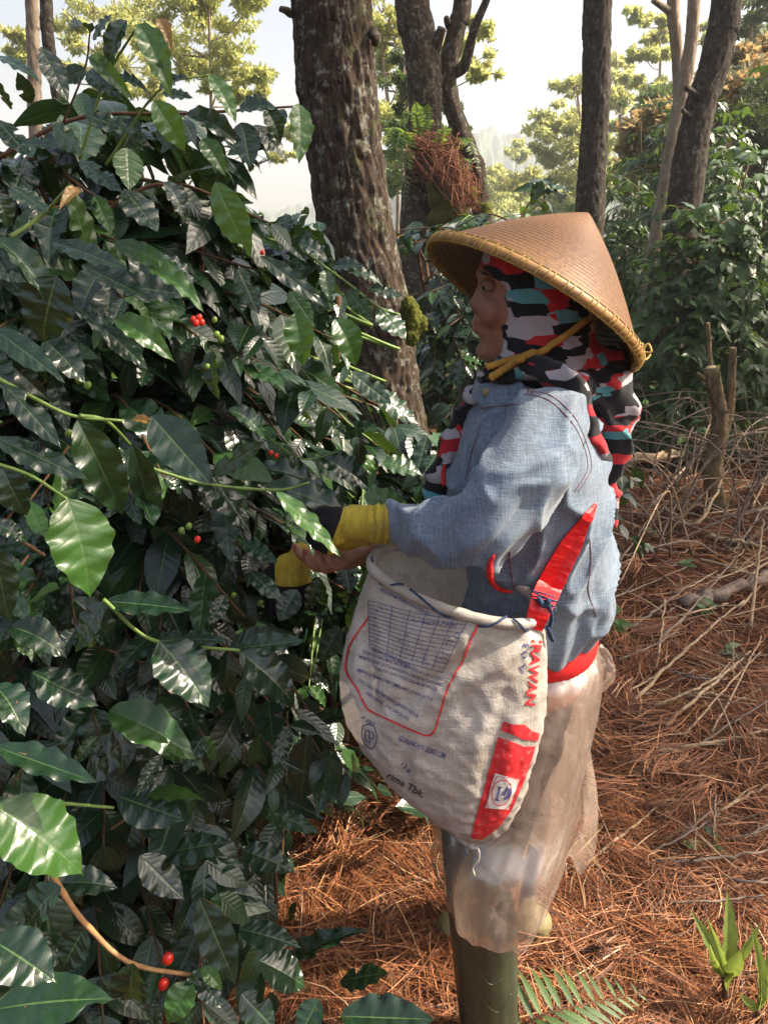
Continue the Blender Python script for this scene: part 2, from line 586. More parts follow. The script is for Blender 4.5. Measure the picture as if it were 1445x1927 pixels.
M_ORANGE = tree_leaf_mat('orange_and_grey_leaf', [(0.0, (0.075, 0.12, 0.05)), (0.66, (0.14, 0.18, 0.085)), (0.74, (0.42, 0.28, 0.11)), (1.0, (0.54, 0.38, 0.17))], 0.35, (0.6, 0.4, 0.18))
M_NEEDLEGREEN = tree_leaf_mat('fine_green_needles', [(0.0, (0.035, 0.055, 0.02)), (1.0, (0.075, 0.10, 0.035))], 0.25, (0.15, 0.2, 0.04))
M_BRANCH = plain('grey_twig', (0.15, 0.115, 0.085), 0.9, 30, 0.35, 0.3, 0.004, 0.2)

def layered_tree(name, px, base_py, top_py, y, label, clumps, leaf, mat, trunk_px=14, group=None, bark=None, spread=1.0, n_leaf=160, csize=(0.9, 0.9, 0.42), seed=1, forks=True):
    "slim tree with leaf clumps held on limbs; clumps are (px, py, size)"
    rg = np.random.default_rng(seed)
    b, t_ = P(px, base_py, y), P(px + rg.normal() * 8, top_py, y)
    g = float(gz(b.x, b.y))
    root = empty(name, (b.x, b.y, g), label, 'tree', group)
    r0 = px2m(trunk_px / 2, b)
    wob = [rg.normal() * 0.02 * y for _ in range(3)]
    kn = [(b.x, b.y, g - .3, r0 * 1.3), (b.x + wob[0] * .3, b.y, (g * .6 + t_.z * .4), r0), (b.x * .4 + t_.x * .6 + wob[1] * .3, b.y, g * .25 + t_.z * .75, r0 * .6), (t_.x, t_.y, t_.z, r0 * .15)]
    s = spline(kn, 26)
    v, f, uv = tube_data(s[:, :3], np.maximum(s[:, 3], .01), 8)
    MB().add(v, f, uv).build('trunk', bark or M_PALEBARK, root)
    arr = []; lim = MB()
    for (cx, cy, cs) in clumps:
        c = P(cx, cy, y + rg.normal() * 0.03 * y)
        m = px2m(cs, c)
        zt = c.z - m * (0.5 + 1.2 * rg.random()); zt = min(max(zt, g + 0.25 * (t_.z - g)), t_.z)
        i = int(np.argmin(abs(s[:, 2] - zt))); o_ = s[i, :3]
        mid = (o_ + np.array(c)) / 2 + np.array([0, 0, -0.12 * np.linalg.norm(np.array(c) - o_)])
        lim.add(*tube_data(spline([o_, mid, np.array(c)], 8), np.linspace(max(.12 * r0 + .012, .3 * s[i, 3]), .008, 8), 5))
        for q in range(9):
            e = np.array(c) + rg.normal(size=3) * m * np.array([.62, .62, .30])
            sub = scatter_leaves(e, (m * csize[0] * .42, m * csize[1] * .42, m * csize[2] * .45), int(n_leaf * (.5 + .8 * rg.random()) * .85), leaf * .5, rg)
            arr.append(sub)
            lim.add(*tube_data(spline([np.array(c) * .7 + mid * .3, (np.array(c) + e) / 2, e], 4), [.012, .008, .006, .004], 4))
    lim.build('limbs', bark or M_PALEBARK, root)
    cr = link('crown', leaves_mesh('crown', np.concatenate(arr)), mat, root)
    cr['kind'] = 'stuff'
    return root

def cl(*a): return list(a)
GT = 'slim pale trees in the valley'
layered_tree('eucalyptus_tree', 1082, 440, 150, 30, 'tall layered pale tree just left of the straight dark trunk', cl((1078, 160, 26), (1040, 222, 34), (1085, 235, 30), (1050, 262, 32), (1092, 290, 34), (1030, 300, 28), (1085, 330, 40), (1058, 350, 36), (1100, 370, 34), (1065, 395, 36), (1040, 240, 20), (1075, 265, 26), (1015, 232, 16)), .34, M_EUC, 14, GT, seed=11)
layered_tree('eucalyptus_tree', 1158, 440, 95, 33, 'tall pale tree right behind the straight dark trunk', cl((1160, 120, 26), (1175, 150, 26), (1150, 180, 26), (1172, 190, 24), (1165, 235, 28), (1150, 275, 28), (1180, 260, 20), (1160, 310, 26), (1150, 345, 24)), .34, M_EUC, 13, GT, seed=12)
layered_tree('eucalyptus_tree', 1222, 330, 20, 27, 'airy pale tree with small tufts left of the paired grey trunks', cl((1200, 28, 20), (1232, 70, 24), (1208, 98, 20), (1240, 105, 22), (1222, 160, 22), (1250, 40, 18), (1228, 200, 22), (1212, 230, 20), (1245, 250, 24), (1330, 75, 14), (1335, 45, 14)), .28, M_EUC, 8, GT, seed=13)
layered_tree('eucalyptus_tree', 975, 420, 265, 62, 'small lone pale tree below the blue ridge', cl((972, 270, 10), (966, 284, 9), (982, 288, 10), (975, 300, 10)), .55, M_EUC, 4, GT, n_leaf=50, seed=14)
layered_tree('broadleaf_tree', 985, 430, 320, 36, 'round yellow-green tree in the valley', cl((975, 335, 28), (1005, 330, 26), (955, 345, 20), (990, 355, 24), (1020, 345, 18)), .34, M_YEL, 8, None, seed=15, n_leaf=110)
layered_tree('broadleaf_tree', 1035, 445, 365, 30, 'low bright green bushy tree beside the hat tip', cl((1020, 390, 26), (1045, 385, 24), (1030, 410, 30), (1060, 405, 24), (1005, 415, 22)), .28, M_DEEP, 7, None, seed=16, n_leaf=150)
layered_tree('broadleaf_tree', 930, 450, 320, 48, 'pale hazy tree in the valley right of the leaning trunks', cl((905, 335, 26), (935, 325, 24), (950, 350, 26), (915, 365, 28), (945, 380, 28), (925, 400, 26)), .45, M_EUC, 7, None, seed=17, n_leaf=110)
layered_tree('broadleaf_tree', 1020, 450, 335, 70, 'hazy tree mass in the mid valley behind the yellow-green tree', cl((960, 370, 26), (1000, 375, 28), (1040, 350, 26), (1065, 330, 22), (1070, 370, 26), (1020, 400, 30), (980, 405, 30), (1075, 410, 28)), .6, M_EUC, 7, None, seed=18, n_leaf=100)
layered_tree('acacia_tree', 392, 340, -120, 15, 'thin straight tree with sunny yellow-green crown behind the shrub top', cl((300, 20, 60), (370, 10, 55), (430, 40, 50), (340, 70, 50), (440, 100, 45), (480, 130, 36), (410, 150, 40), (350, 130, 36), (460, 175, 34), (290, 80, 44), (250, 40, 40), (400, -40, 70), (480, -10, 40)), .20, M_YEL, 9, None, seed=19, n_leaf=150)
layered_tree('acacia_tree', 205, 330, -150, 20, 'sunny pale tree behind the far left paired trunks', cl((170, 20, 50), (220, 50, 50), (180, 90, 40), (240, 120, 40), (210, 160, 36), (140, 60, 36), (270, 170, 34), (30, 70, 20), (35, 100, 18), (200, -60, 60), (130, 130, 30), (480, 260, 18), (530, 290, 24), (545, 250, 18)), .24, M_YEL, 10, None, seed=20, n_leaf=140)
layered_tree('acacia_tree', 735, 400, -120, 14, 'yellow-green tree between the thick trunk and the leaning trunk', cl((730, 40, 40), (760, 60, 34), (725, 100, 34), (750, 150, 36), (735, 210, 36), (755, 260, 36), (745, 310, 36), (770, 190, 30), (900, 60, 24), (890, 120, 26), (905, 140, 20), (850, 90, 26), (700, -40, 60), (870, 40, 22)), .17, M_YEL, 8, None, seed=21, n_leaf=150)
layered_tree('broadleaf_tree', 775, 420, 120, 11, 'darker dense tree behind the ferny leaning trunks', cl((760, 110, 26), (775, 150, 30), (755, 185, 30), (840, 200, 26), (835, 255, 30), (850, 290, 26), (870, 250, 20), (830, 320, 30), (750, 240, 30), (760, 300, 34), (740, 345, 34), (880, 320, 24), (860, 345, 26)), .12, M_DEEP, 8, None, seed=22, n_leaf=200)
layered_tree('broadleaf_tree', 1235, 300, 160, 20, 'mid green tree crown behind the orange-leaved bank', cl((1235, 170, 26), (1260, 185, 24), (1215, 200, 24), (1245, 215, 28)), .2, M_DEEP, 8, None, seed=23, n_leaf=150)
layered_tree('acacia_tree', 1415, 330, -60, 17, 'leafy tree at the right edge above the orange bank', cl((1425, 30, 30), (1440, 70, 30), (1400, 60, 24), (1360, 75, 20), (1405, 120, 24), (1450, -10, 40)), .2, M_DEEP, 9, None, seed=24, n_leaf=150)

# standing trunks
def standing(name, kn, label, mat, sides, rows, amp, cell, extra=None, group=None, zst=.33):
    root = empty(name, (kn[-1][0], kn[-1][1], kn[-1][2]), label, 'tree', group)
    v, f, uv = trunk_data(kn, sides, rows, amp, cell, zst)
    MB().add(v, f, uv).build('trunk', mat, root)
    for e in (extra or []):
        v, f, uv = trunk_data(e, max(10, sides // 4), max(10, rows // 6), amp * .4, cell * 1.5)
        MB().add(v, f, uv).build('limb', mat, root)
    return root
def pine_crown(root, c, r, n, seed, size=.24, per=60, asp=.10):
    rg = np.random.default_rng(seed)
    arr = []
    lim = MB()
    for q in range(n):
        d = rg.normal(size=3); d /= np.linalg.norm(d)
        e = np.array(c) + d * np.array(r) * rg.random() ** .5
        arr.append(scatter_leaves(e, (.34, .34, .22), per, size, rg, -.2, asp))
        lim.add(*tube_data(spline([np.array(c) - [0, 0, r[2] * .5], (np.array(c) + e) / 2 + [0, 0, -.15], e], 6), np.linspace(.035, .008, 6), 5))
    lim.build('limbs', M_BRANCH, root)
    o = link('crown', leaves_mesh('crown', np.concatenate(arr)), M_NEEDLEGREEN, root); o['kind'] = 'stuff'

T1 = knots([(618, -60, 142), (627, 60, 142), (638, 180, 142), (650, 300, 140), (672, 450, 136), (702, 600, 134), (722, 750, 138), (742, 900, 144)], 2.9, True, 8.0)
big = standing('pine_tree', T1, 'thick lichen-spotted pine trunk behind the coffee shrub', M_PINE, 130, 480, 0.013, 34, zst=.2)
for e in ([(548, 25, 2.84, 14), (538, 18, 2.80, 12), (530, 16, 2.77, 10)], [(700, 60, 2.84, 20), (707, 72, 2.82, 16), (704, 84, 2.84, 10)]):
    kn_ = [(*P(*q[:3]), px2m(q[3] / 2, P(*q[:3]))) for q in e]
    v, f, uv = trunk_data(kn_, 16, 12, .004, 40); MB().add(v, f, uv).build('stub', M_PINE, big)
pine_crown(big, np.array(T1[0][:3]) + [0, 0, -.5], (2.3, 2.3, 2.2), 46, 41)
# moss tuft on the trunk
mt_ = MB(); c = P(772, 608, 2.76)
me = fuse('moss', [ellipsoid(c + Vector((random.gauss(0, .018), random.gauss(0, .012), random.gauss(0, .035))), (.028, .026, .035)) for _ in range(9)], .006, 2)
displace(me, lambda p, n: .008 * noise.noise(p * 90) + .006 * noise.noise(p * 200))
M_MOSS = plain('moss', (0.075, 0.08, 0.015), 1.0, 60, .5, .8, .006, .1)
link('moss', me, M_MOSS, big)

T4 = knots([(1126, -40, 52), (1123, 60, 50), (1120, 200, 50), (1113, 320, 50), (1107, 430, 54)], 6.5, True, 7.0)
t4 = standing('pine_tree', T4, 'straight dark ridged trunk above the hat', M_PINE2, 64, 260, 0.010, 30, zst=.22)
pine_crown(t4, np.array(T4[0][:3]), (2.0, 2.0, 2.0), 34, 42)
T5 = knots([(1372, -40, 54), (1362, 40, 54), (1342, 125, 54), (1318, 195, 56), (1302, 270, 58), (1288, 370, 62)], 6.2, True, 6.0)
k5 = [[*P(1318, 190, 6.15), .03], [*P(1300, 172, 6.1), .022], [*P(1290, 166, 6.05), .018]]
k6 = [[*P(1302, 225, 6.15), .025], [*P(1290, 214, 6.1), .018], [*P(1284, 208, 6.05), .014]]
t5 = standing('pine_tree', T5, 'dark curved trunk leaning over the coffee hedge', M_PINE2, 60, 220, 0.010, 30, [k5, k6], zst=.25)
pine_crown(t5, np.array(T5[0][:3]) + [.3, -.5, 0], (2.2, 2.2, 1.8), 34, 43)
T6 = knots([(1266, -30, 22), (1270, 60, 22), (1276, 150, 21), (1272, 260, 22)], 8.2, True, 5)
standing('grey_tree', T6, 'left of the two slim pale grey trunks', M_PALEBARK, 26, 90, 0.006, 22, [[[*P(1262, 22, 8.2), .04], [*P(1245, 12, 8.15), .03], [*P(1228, 0, 8.1), .025]]])
T7 = knots([(1308, -30, 22), (1302, 60, 24), (1292, 130, 26), (1280, 200, 26), (1266, 262, 26)], 7.9, True, 5)
standing('grey_tree', T7, 'right of the two slim pale grey trunks, bending', M_PALEBARK, 26, 90, 0.008, 22)
T2 = knots([(772, -40, 62), (783, 40, 62), (797, 130, 64), (800, 220, 60), (795, 320, 64), (792, 400, 76)], 6.2, True, 6)
t2 = standing('old_tree', T2, 'dark leaning trunk wrapped in ferns and roots', M_PINE, 56, 200, 0.012, 22, [[[*P(812, 105, 6.2), .05], [*P(821, 85, 6.15), .04], [*P(831, 52, 6.1), .03]]])
T3 = knots([(874, -40, 34), (862, 40, 34), (842, 130, 36), (848, 190, 32), (866, 245, 34), (886, 300, 36), (902, 370, 34)], 6.4, True, 5)
t3 = standing('old_tree', T3, 'crooked slim trunk with a forked bough beside the ferny trunk', M_PINE, 36, 160, 0.008, 22,
              [[[*P(852, 138, 6.4), .045], [*P(872, 125, 6.35), .04], [*P(882, 95, 6.3), .036], [*P(892, 55, 6.25), .032], [*P(915, 0, 6.2), .025], [*P(930, -40, 6.2), .02]], [[*P(846, 50, 6.4), .03], [*P(842, 42, 6.35), .025], [*P(840, 34, 6.3), .02]]])
pine_crown(t2, np.array(T2[0][:3]) + [0, 0, -1], (1.8, 1.8, 1.6), 20, 44)
T8 = knots([(58, -40, 24), (62, 60, 24), (66, 130, 24), (70, 260, 26)], 7.0, True, 5)
standing('slim_tree', T8, 'left of the paired slim trunks at the upper left corner', M_PALEBARK, 26, 90, 0.007, 22)
T9 = knots([(84, -40, 22), (88, 40, 22), (98, 120, 22), (118, 220, 26)], 6.8, True, 5)
standing('slim_tree', T9, 'right of the paired slim trunks at the upper left corner', M_PINE2, 26, 90, 0.007, 22)

# root and fern mass on the leaning trunk
M_ROOT = plain('rusty_root_fibre', (0.17, 0.075, 0.045), 0.95, 40, .5, .3, .003, .1)
rm = MB(); rg = np.random.default_rng(5)
for q in range(520):
    s = rg.random()
    a = P(795 + 26 * rg.normal() + 35 * s, 265 + 75 * s + 14 * rg.normal(), 6.0 + .12 * rg.normal())
    b = P(815 + 70 * s + 18 * rg.normal(), 300 + 100 * s + 18 * rg.normal(), 5.92 + .15 * rg.normal())
    m = (a + b) / 2 + Vector((rg.normal() * .05, -.06, .05))
    rm.add(*tube_data(spline([a, m, b], 5), [.003, .004, .003, .003, .002], 4, False))
rm.build('root_fibres', M_ROOT, t2)
me = fuse('moss', [ellipsoid(P(850 + 22 * random.gauss(0, 1), 385 + 16 * random.gauss(0, 1), 5.95), (.07, .07, .06)) for _ in range(16)] + [ellipsoid(P(830 + 8 * random.gauss(0, 1), 330 + 8 * random.gauss(0, 1), 5.95), (.07, .07, .05)) for _ in range(6)], .02, 2)
displace(me, lambda p, n: .03 * noise.noise(p * 12) + .015 * noise.noise(p * 40))
link('moss', me, M_MOSS, t2)

def frond_data(base, tip, sag, width, npairs, rg, wl=.28, up=(0, 0, 1)):
    b, t = np.array(base), np.array(tip)
    m = (b + t) / 2 + np.array([0, 0, sag])
    s = spline([b, m, t], 30)
    side = np.cross(t - b, np.array(up)); side /= np.linalg.norm(side) + 1e-9
    quads = []
    for k in range(npairs):
        u = 0.12 + 0.88 * k / npairs
        c = s[min(29, int(u * 29))]; d = s[min(29, int(u * 29) + 1)] - s[max(0, int(u * 29) - 1)]; d /= np.linalg.norm(d) + 1e-9
        L = width * math.sin(math.pi * (0.15 + 0.85 * u) ** .9) + width * .12
        for sg in (-1, 1):
            a = side * sg + d * .35 + rg.normal(size=3) * .08; a[2] -= .25; a /= np.linalg.norm(a)
            w = L * wl
            quads.append([c, c + a * L * .45 + d * w * .5, c + a * L, c + a * L * .45 - d * w * .5])
    return s, np.array(quads)
M_FERN = tree_leaf_mat('fern_leaf', [(0.0, (0.04, 0.085, 0.02)), (1.0, (0.11, 0.17, 0.045))], .35, (.25, .38, .06))
def fern_clump(label, specs, seed, group):
    rg = np.random.default_rng(seed)
    b0 = P(*specs[0][0])
    root = empty('fern', b0, label, 'fern', group)
    for a, b, sag, wpx, n in specs:
        A, B = P(*a), P(*b)
        s, q = frond_data(A, B, sag, px2m(wpx, A), n, rg)
        mb = MB().add(*tube_data(s, np.linspace(.006, .002, 30), 4, False))
        o = mb.build('frond', M_FERN, root)
        pm = link('leaflets', leaves_mesh('leaflets', q), M_FERN, o); pm['kind'] = 'stuff'
FG = 'ferns growing on the leaning trunk'
fern_clump('bright upright fern tuft high on the leaning trunk', [((790, 265, 6.0), (782, 190, 5.95), .05, 16, 14), ((795, 262, 6.0), (806, 195, 5.95), .05, 16, 14), ((790, 262, 6.0), (770, 215, 5.9), .08, 14, 12), ((796, 262, 6.0), (815, 225, 5.9), .05, 12, 12)], 1, FG)
fern_clump('arching fern fronds on the right of the leaning trunk', [((815, 290, 6.0), (850, 240, 5.8), .06, 16, 16), ((820, 300, 6.0), (835, 255, 5.7), .05, 16, 14), ((850, 285, 6.1), (905, 330, 5.8), .16, 20, 18), ((870, 300, 6.1), (880, 350, 5.9), .08, 16, 14)], 2, FG)
fern_clump('hanging fern fronds on the left of the leaning trunk', [((765, 270, 6.0), (725, 300, 5.8), .10, 24, 18), ((765, 275, 6.0), (735, 385, 5.7), .25, 26, 22), ((765, 275, 6.0), (760, 395, 5.7), .2, 24, 22), ((755, 270, 6.0), (722, 270, 5.8), .1, 20, 16), ((740, 300, 6.0), (715, 390, 5.8), .2, 22, 18)], 3, FG)

# an unseen pine added at the right, its crowns shaped to shade shrub and ground
offt = standing('pine_tree', [[5.9, .9, 13.0, .05], [5.6, .6, 8.0, .13], [5.2, .45, 3.0, .17], [5.15, .4, -.1, .2]], 'pine added outside the picture to shade the coffee shrub and the ground', M_PINE2, 30, 60, .01, 24)
pine_crown(offt, (5.9, .9, 10.35), (2.3, 3.0, 2.3), 150, 45, .3, 110, .16)
pine_crown(offt, (5.7, 2.25, 4.6), (.8, .55, .5), 13, 47, .3, 90, .14)  # small low crown added out of view to dapple the nearer ground
pine_crown(offt, (6.4, 3.9, 4.7), (1.6, 1.6, .9), 60, 46, .3, 110, .16)  # low crown added out of view to shade the ground further right
# ------------------------------------------------------------------ coffee shrubs
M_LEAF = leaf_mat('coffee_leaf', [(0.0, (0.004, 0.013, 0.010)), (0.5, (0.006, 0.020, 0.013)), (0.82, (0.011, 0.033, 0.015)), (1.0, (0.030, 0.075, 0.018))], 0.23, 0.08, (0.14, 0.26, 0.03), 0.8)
M_LEAFY = leaf_mat('young_coffee_leaf', [(0.0, (0.020, 0.065, 0.016)), (1.0, (0.045, 0.12, 0.022))], 0.28, 0.26, (0.22, 0.40, 0.04), 0.5)
M_LEAFB = leaf_mat('bronze_coffee_leaf', [(0.0, (0.22, 0.12, 0.03)), (1.0, (0.30, 0.17, 0.04))], 0.35, 0.3, (0.4, 0.22, 0.04), 0.3)
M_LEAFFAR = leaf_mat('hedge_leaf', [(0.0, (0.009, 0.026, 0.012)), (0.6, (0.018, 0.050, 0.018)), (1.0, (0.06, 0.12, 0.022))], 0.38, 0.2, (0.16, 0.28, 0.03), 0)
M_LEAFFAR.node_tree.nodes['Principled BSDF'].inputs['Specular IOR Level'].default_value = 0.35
M_STEMG = plain('green_stem', (0.14, 0.22, 0.045), 0.5, 60, .3, .2, .002, .4)
M_STEMT = plain('tan_stem', (0.36, 0.20, 0.09), 0.7, 60, .3, .4, .003, .3)
M_STEMB = plain('brown_twig', (0.10, 0.055, 0.03), 0.85, 60, .4, .4, .003, .2)
M_CHERRY = plain('red_cherry', (0.60, 0.025, 0.012), 0.25, 40, .3, 0, 0, .5)
M_GREENB = plain('green_berry', (0.13, 0.22, 0.03), 0.3, 40, .3, 0, 0, .5)

def leaf_grid(nt, ns, width, wave, bend, fold, twist, seed, bite=0, tipc=0.12):
    "one leaf of unit length along +Y, upper side +Z"
    rg = random.Random(seed)
    ph, ph2 = rg.random() * 6, rg.random() * 6
    v, uv, f = [], [], []
    bc = [(rg.choice((-1, 1)), rg.uniform(.3, .85), rg.uniform(.05, .10)) for _ in range(bite)]
    for j in range(nt + 1):
        t = j / nt
        body = math.sin(math.pi * min(1, t / (1 - tipc * .4)) ** 0.82) ** 0.85 if t < (1 - tipc * .4) else 0
        w = width * 0.5 * max(body, 0.05 * (1 - t) ** .5 if t > .5 else 0.0)
        ang = bend * t
        cy_ = math.sin(ang) / bend if abs(bend) > 1e-3 else t
        cz = -(1 - math.cos(ang)) / bend if abs(bend) > 1e-3 else 0
        for i in range(ns + 1):
            s = i / ns * 2 - 1
            ww = w * (1 + 0.035 * math.sin(t * 40 + (1 if s > 0 else 2.3) + ph2) * abs(s))
            for sd, bt, br in bc:
                if sd * s > 0:
                    ww *= 1 - min(.75, .9 * math.exp(-((t - bt) / br) ** 4))  * abs(s)
            x = s * ww
            z = cz + fold * abs(s) * w * 1.4 + wave * abs(s) ** 1.5 * math.sin(t * 2 * math.pi * 4.5 + ph + (0 if s > 0 else 1.3)) * math.sin(math.pi * t)
            z += 0.011 * (abs(math.sin((t * 9 - abs(s) * 1.3) * math.pi)) - .5) * 2 * (1 - abs(s)) * min(1, abs(s) * 4) * math.sin(math.pi * t)
            tw = twist * t
            v.append((x * math.cos(tw) - 0 * z, cy_ , z + x * math.sin(tw)))
            uv.append((0.5 + s * .5, t))
    for j in range(nt):
        for i in range(ns):
            k = j * (ns + 1) + i
            f.append((k, k + 1, k + ns + 2, k + ns + 1))
    return np.array(v), f, np.array(uv)

HERO = []
for q in range(10):
    v, f, uv = leaf_grid(30, 8, random.uniform(.36, .50), random.uniform(.02, .05), random.uniform(-.2, 1.3), random.uniform(-.15, .35), random.uniform(-.3, .3), q, bite=(1 if q in (3, 7, 8) else 0))
    HERO.append(MB().add(v, f, uv).mesh('coffee_leaf'))
LOW = [leaf_grid(7, 4, random.uniform(.38, .48), random.uniform(.015, .03), random.uniform(.2, .9), random.uniform(-.1, .25), random.uniform(-.3, .3), 50 + q) for q in range(8)]
for q in HERO: q.materials.append(M_LEAF)
HEROY = [m.copy() for m in HERO[:5]]
for q in HEROY: q.materials[0] = M_LEAFY
HEROB = [HERO[1].copy()]; HEROB[0].materials[0] = M_LEAFB

def frame(base, tip, normal, wid=1.0):
    y = (tip - base); L = y.length; y = y / L
    z = normal - y * normal.dot(y); z.normalize()
    x = y.cross(z)
    m = Matrix(((x.x * L * wid, y.x * L, z.x * L, base.x), (x.y * L * wid, y.y * L, z.y * L, base.y), (x.z * L * wid, y.z * L, z.z * L, base.z), (0, 0, 0, 1)))
    return m

def in_person_way(p, margin=0.0):
    x, y, zc = proj(p)
    if p.y > 1.42: return False
    if y < 700: return x > 800
    if y < 925: return x > 770
    if y < 1170: return x > 470 and p.y < 1.17 or x > 640
    if y < 1600: return x > 630 + (y - 1170) * .1
    return x > 760

def leaf_batch(mats, low_idx):
    "many leaves as one mesh"
    V, F, UVs, n = [], [], [], 0
    for m, li in zip(mats, low_idx):
        v, f, uv = LOW[li]
        a = np.array(m)
        V.append(v @ a[:3, :3].T + a[:3, 3]); F.append(np.array(f) + n); UVs.append(uv); n += len(v)
    return fast_mesh('foliage', np.concatenate(V), np.concatenate(F), np.concatenate(UVs), True)

def grow(center, R, H, rg, n_br, low=0.12, leaf_len=.135, view_bias=.55, top_pow=.55, stems=5, node=.06):
    "stems, side branches and leaf frames of one coffee shrub"
    cx, cyy = center
    g = float(gz(cx, cyy))
    st, br, lv = [], [], []
    for q in range(stems):
        a = rg.random() * 6.28; e = R * .35
        st.append(spline([(cx + .08 * math.cos(a), cyy + .08 * math.sin(a), g - .05), (cx + e * .5 * math.cos(a), cyy + e * .5 * math.sin(a), g + H * .4), (cx + e * math.cos(a), cyy + e * math.sin(a), g + H * (.82 + .12 * rg.random()))], 12))
    for q in range(n_br):
        h = low + (0.97 - low) * rg.random() ** .85
        s = st[rg.integers(stems)]
        o = s[min(11, int(h * 12))]
        a = rg.normal(-math.pi / 2, 1.0) if rg.random() < view_bias else rg.random() * 6.28
        env = R * (0.35 + 0.65 * (1 - h ** 2.2)) * (0.75 + .25 * min(1, h / .25)) * (0.78 + 0.3 * rg.random())
        L = max(.22, env)
        d = np.array([math.cos(a), math.sin(a), 0])
        lift = .10 + .5 * h ** 2
        e = np.array([cx, cyy, 0]) + d * L; e[2] = o[2] + L * (lift - .35) + .04 * rg.normal()
        e[2] = max(e[2], g + .10)
        m = (o + e) / 2; m[2] += L * .16
        b = spline([o, m, e], 16)
        br.append(b)
        ln = np.linalg.norm(np.diff(b, axis=0), axis=1).sum()
        nn = max(2, int(ln * .78 / node))
        for k in range(nn):
            u = 1 - .78 * k / nn
            i = min(14, int(u * 15)); p = b[i] + (b[i + 1] - b[i]) * (u * 15 - i)
            dd = b[i + 1] - b[i]; dd /= np.linalg.norm(dd) + 1e-9
            side = np.cross(dd, [0, 0, 1]); side /= np.linalg.norm(side) + 1e-9
            if k % 2: side = side * .55 + np.array([0, 0, .55]) * (1 if rg.random() < .7 else -1)
            for sg in (-1, 1):
                if rg.random() < .1: continue
                ax = side * sg * .8 + dd * (.55 + .3 * rg.random()) + rg.normal(size=3) * .22
                ax[2] -= .15 + .45 * rg.random()
                ax /= np.linalg.norm(ax)
                Lf = leaf_len * (.62 + .6 * rg.random()) * (.6 if k == 0 else 1)
                nrm = np.array([0, 0, 1.0]) + d * .55 + rg.normal(size=3) * .3
                lv.append((Vector(p), Vector(p + ax * Lf), Vector(nrm), k))
    return st, br, lv

def shrub(name, center, R, H, n_br, seed, label, heroes=0, group=None, leaf_len=.135, hero_list=(), stem_list=(), keep=None, node=.06, **kw):
    rg = np.random.default_rng(seed)
    g = float(gz(*center))
    root = empty(name, (center[0], center[1], g), label, 'shrub', group)
    st, br, lv = grow(center, R, H, rg, n_br, leaf_len=leaf_len, node=node, **kw)
    for s in st:
        if keep is not None:
            ok = [i for i in range(len(s)) if not keep(Vector(s[i])) and s[i][2] > g + .5]
            if ok: s = s[:max(3, ok[0])]
        MB().add(*tube_data(s, np.linspace(.018, .007, len(s)), 7)).build('stem', M_STEMB, root)
    bm_ = MB()
    for b in br:
        if any(in_person_way(Vector(p)) for p in b[8:]): continue
        if keep is not None and not all(keep(Vector(p)) and keep(Vector(p) + Vector((.11, 0, .05))) for p in b[7:]): continue
        bm_.add(*tube_data(b, np.linspace(.0045, .0018, len(b)), 5, False))
    o = bm_.build('twigs', M_STEMB if seed % 2 else M_STEMG, root); o['kind'] = 'stuff'
    lv = [l for l in lv if not in_person_way(l[0]) and not in_person_way(l[1]) and proj(l[0])[2] > .8 and proj(l[1])[2] > .78 and (keep is None or keep(l[0]) and keep(l[1]))]
    def score(l):
        x, y, zc = proj((l[0] + l[1]) / 2)
        inside = -40 < x < 1485 and -40 < y < 1967
        return zc + (0 if inside else 50) + 0.35 * abs(l[0].y - center[1]) * (1 if l[0].y > center[1] else 0)
    lv.sort(key=score)
    nh = max(0, heroes - len(hero_list))
    for l in lv[:nh]:
        r = rg.random()
        me = HEROY[rg.integers(5)] if (r < .05 or l[3] == 0 and r < .35) else HERO[rg.integers(10)]
        link('leaf', me, None, root, frame(l[0], l[1], l[2], .85 + .25 * rg.random()))
    rest = lv[nh:]
    if rest:
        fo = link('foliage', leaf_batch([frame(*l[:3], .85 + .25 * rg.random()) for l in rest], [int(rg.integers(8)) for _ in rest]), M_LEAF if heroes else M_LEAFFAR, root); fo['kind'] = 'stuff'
    for q, (bx, by, tx, ty, w, y, kind) in enumerate(hero_list):
        zs = 0.06 * ((q * 37 % 11) / 11 - .5)
        B, T = P(bx, by, y), P(tx, ty, y - .03 + zs)
        L = (T - B).length
        wid = px2m(w, B) / (L * .44)
        nr = (Vector((0, 0, CAM_H)) - B).normalized() * .8 + Vector((random.gauss(0, .25), random.gauss(0, .1), .75 + random.gauss(0, .2)))
        pool = {'d': HERO, 'y': HEROY, 'b': HEROB}[kind]
        link('leaf', pool[q % len(pool)], None, root, frame(B, T, nr, min(1.7, max(.6, wid))))
    for pts, w0, w1, kind in stem_list:
        q = spline([P(*p) for p in pts], 24)
        r0, r1 = px2m(w0 / 2, Vector(q[0])), px2m(w1 / 2, Vector(q[-1]))
        rad = np.linspace(r0, r1, 24) * (1 + .12 * np.array([1 if i % 6 == 0 else 0 for i in range(24)]))
        MB().add(*tube_data(q, rad, 8)).build('branch', {'g': M_STEMG, 't': M_STEMT, 'b': M_STEMB}[kind], root)
    return root

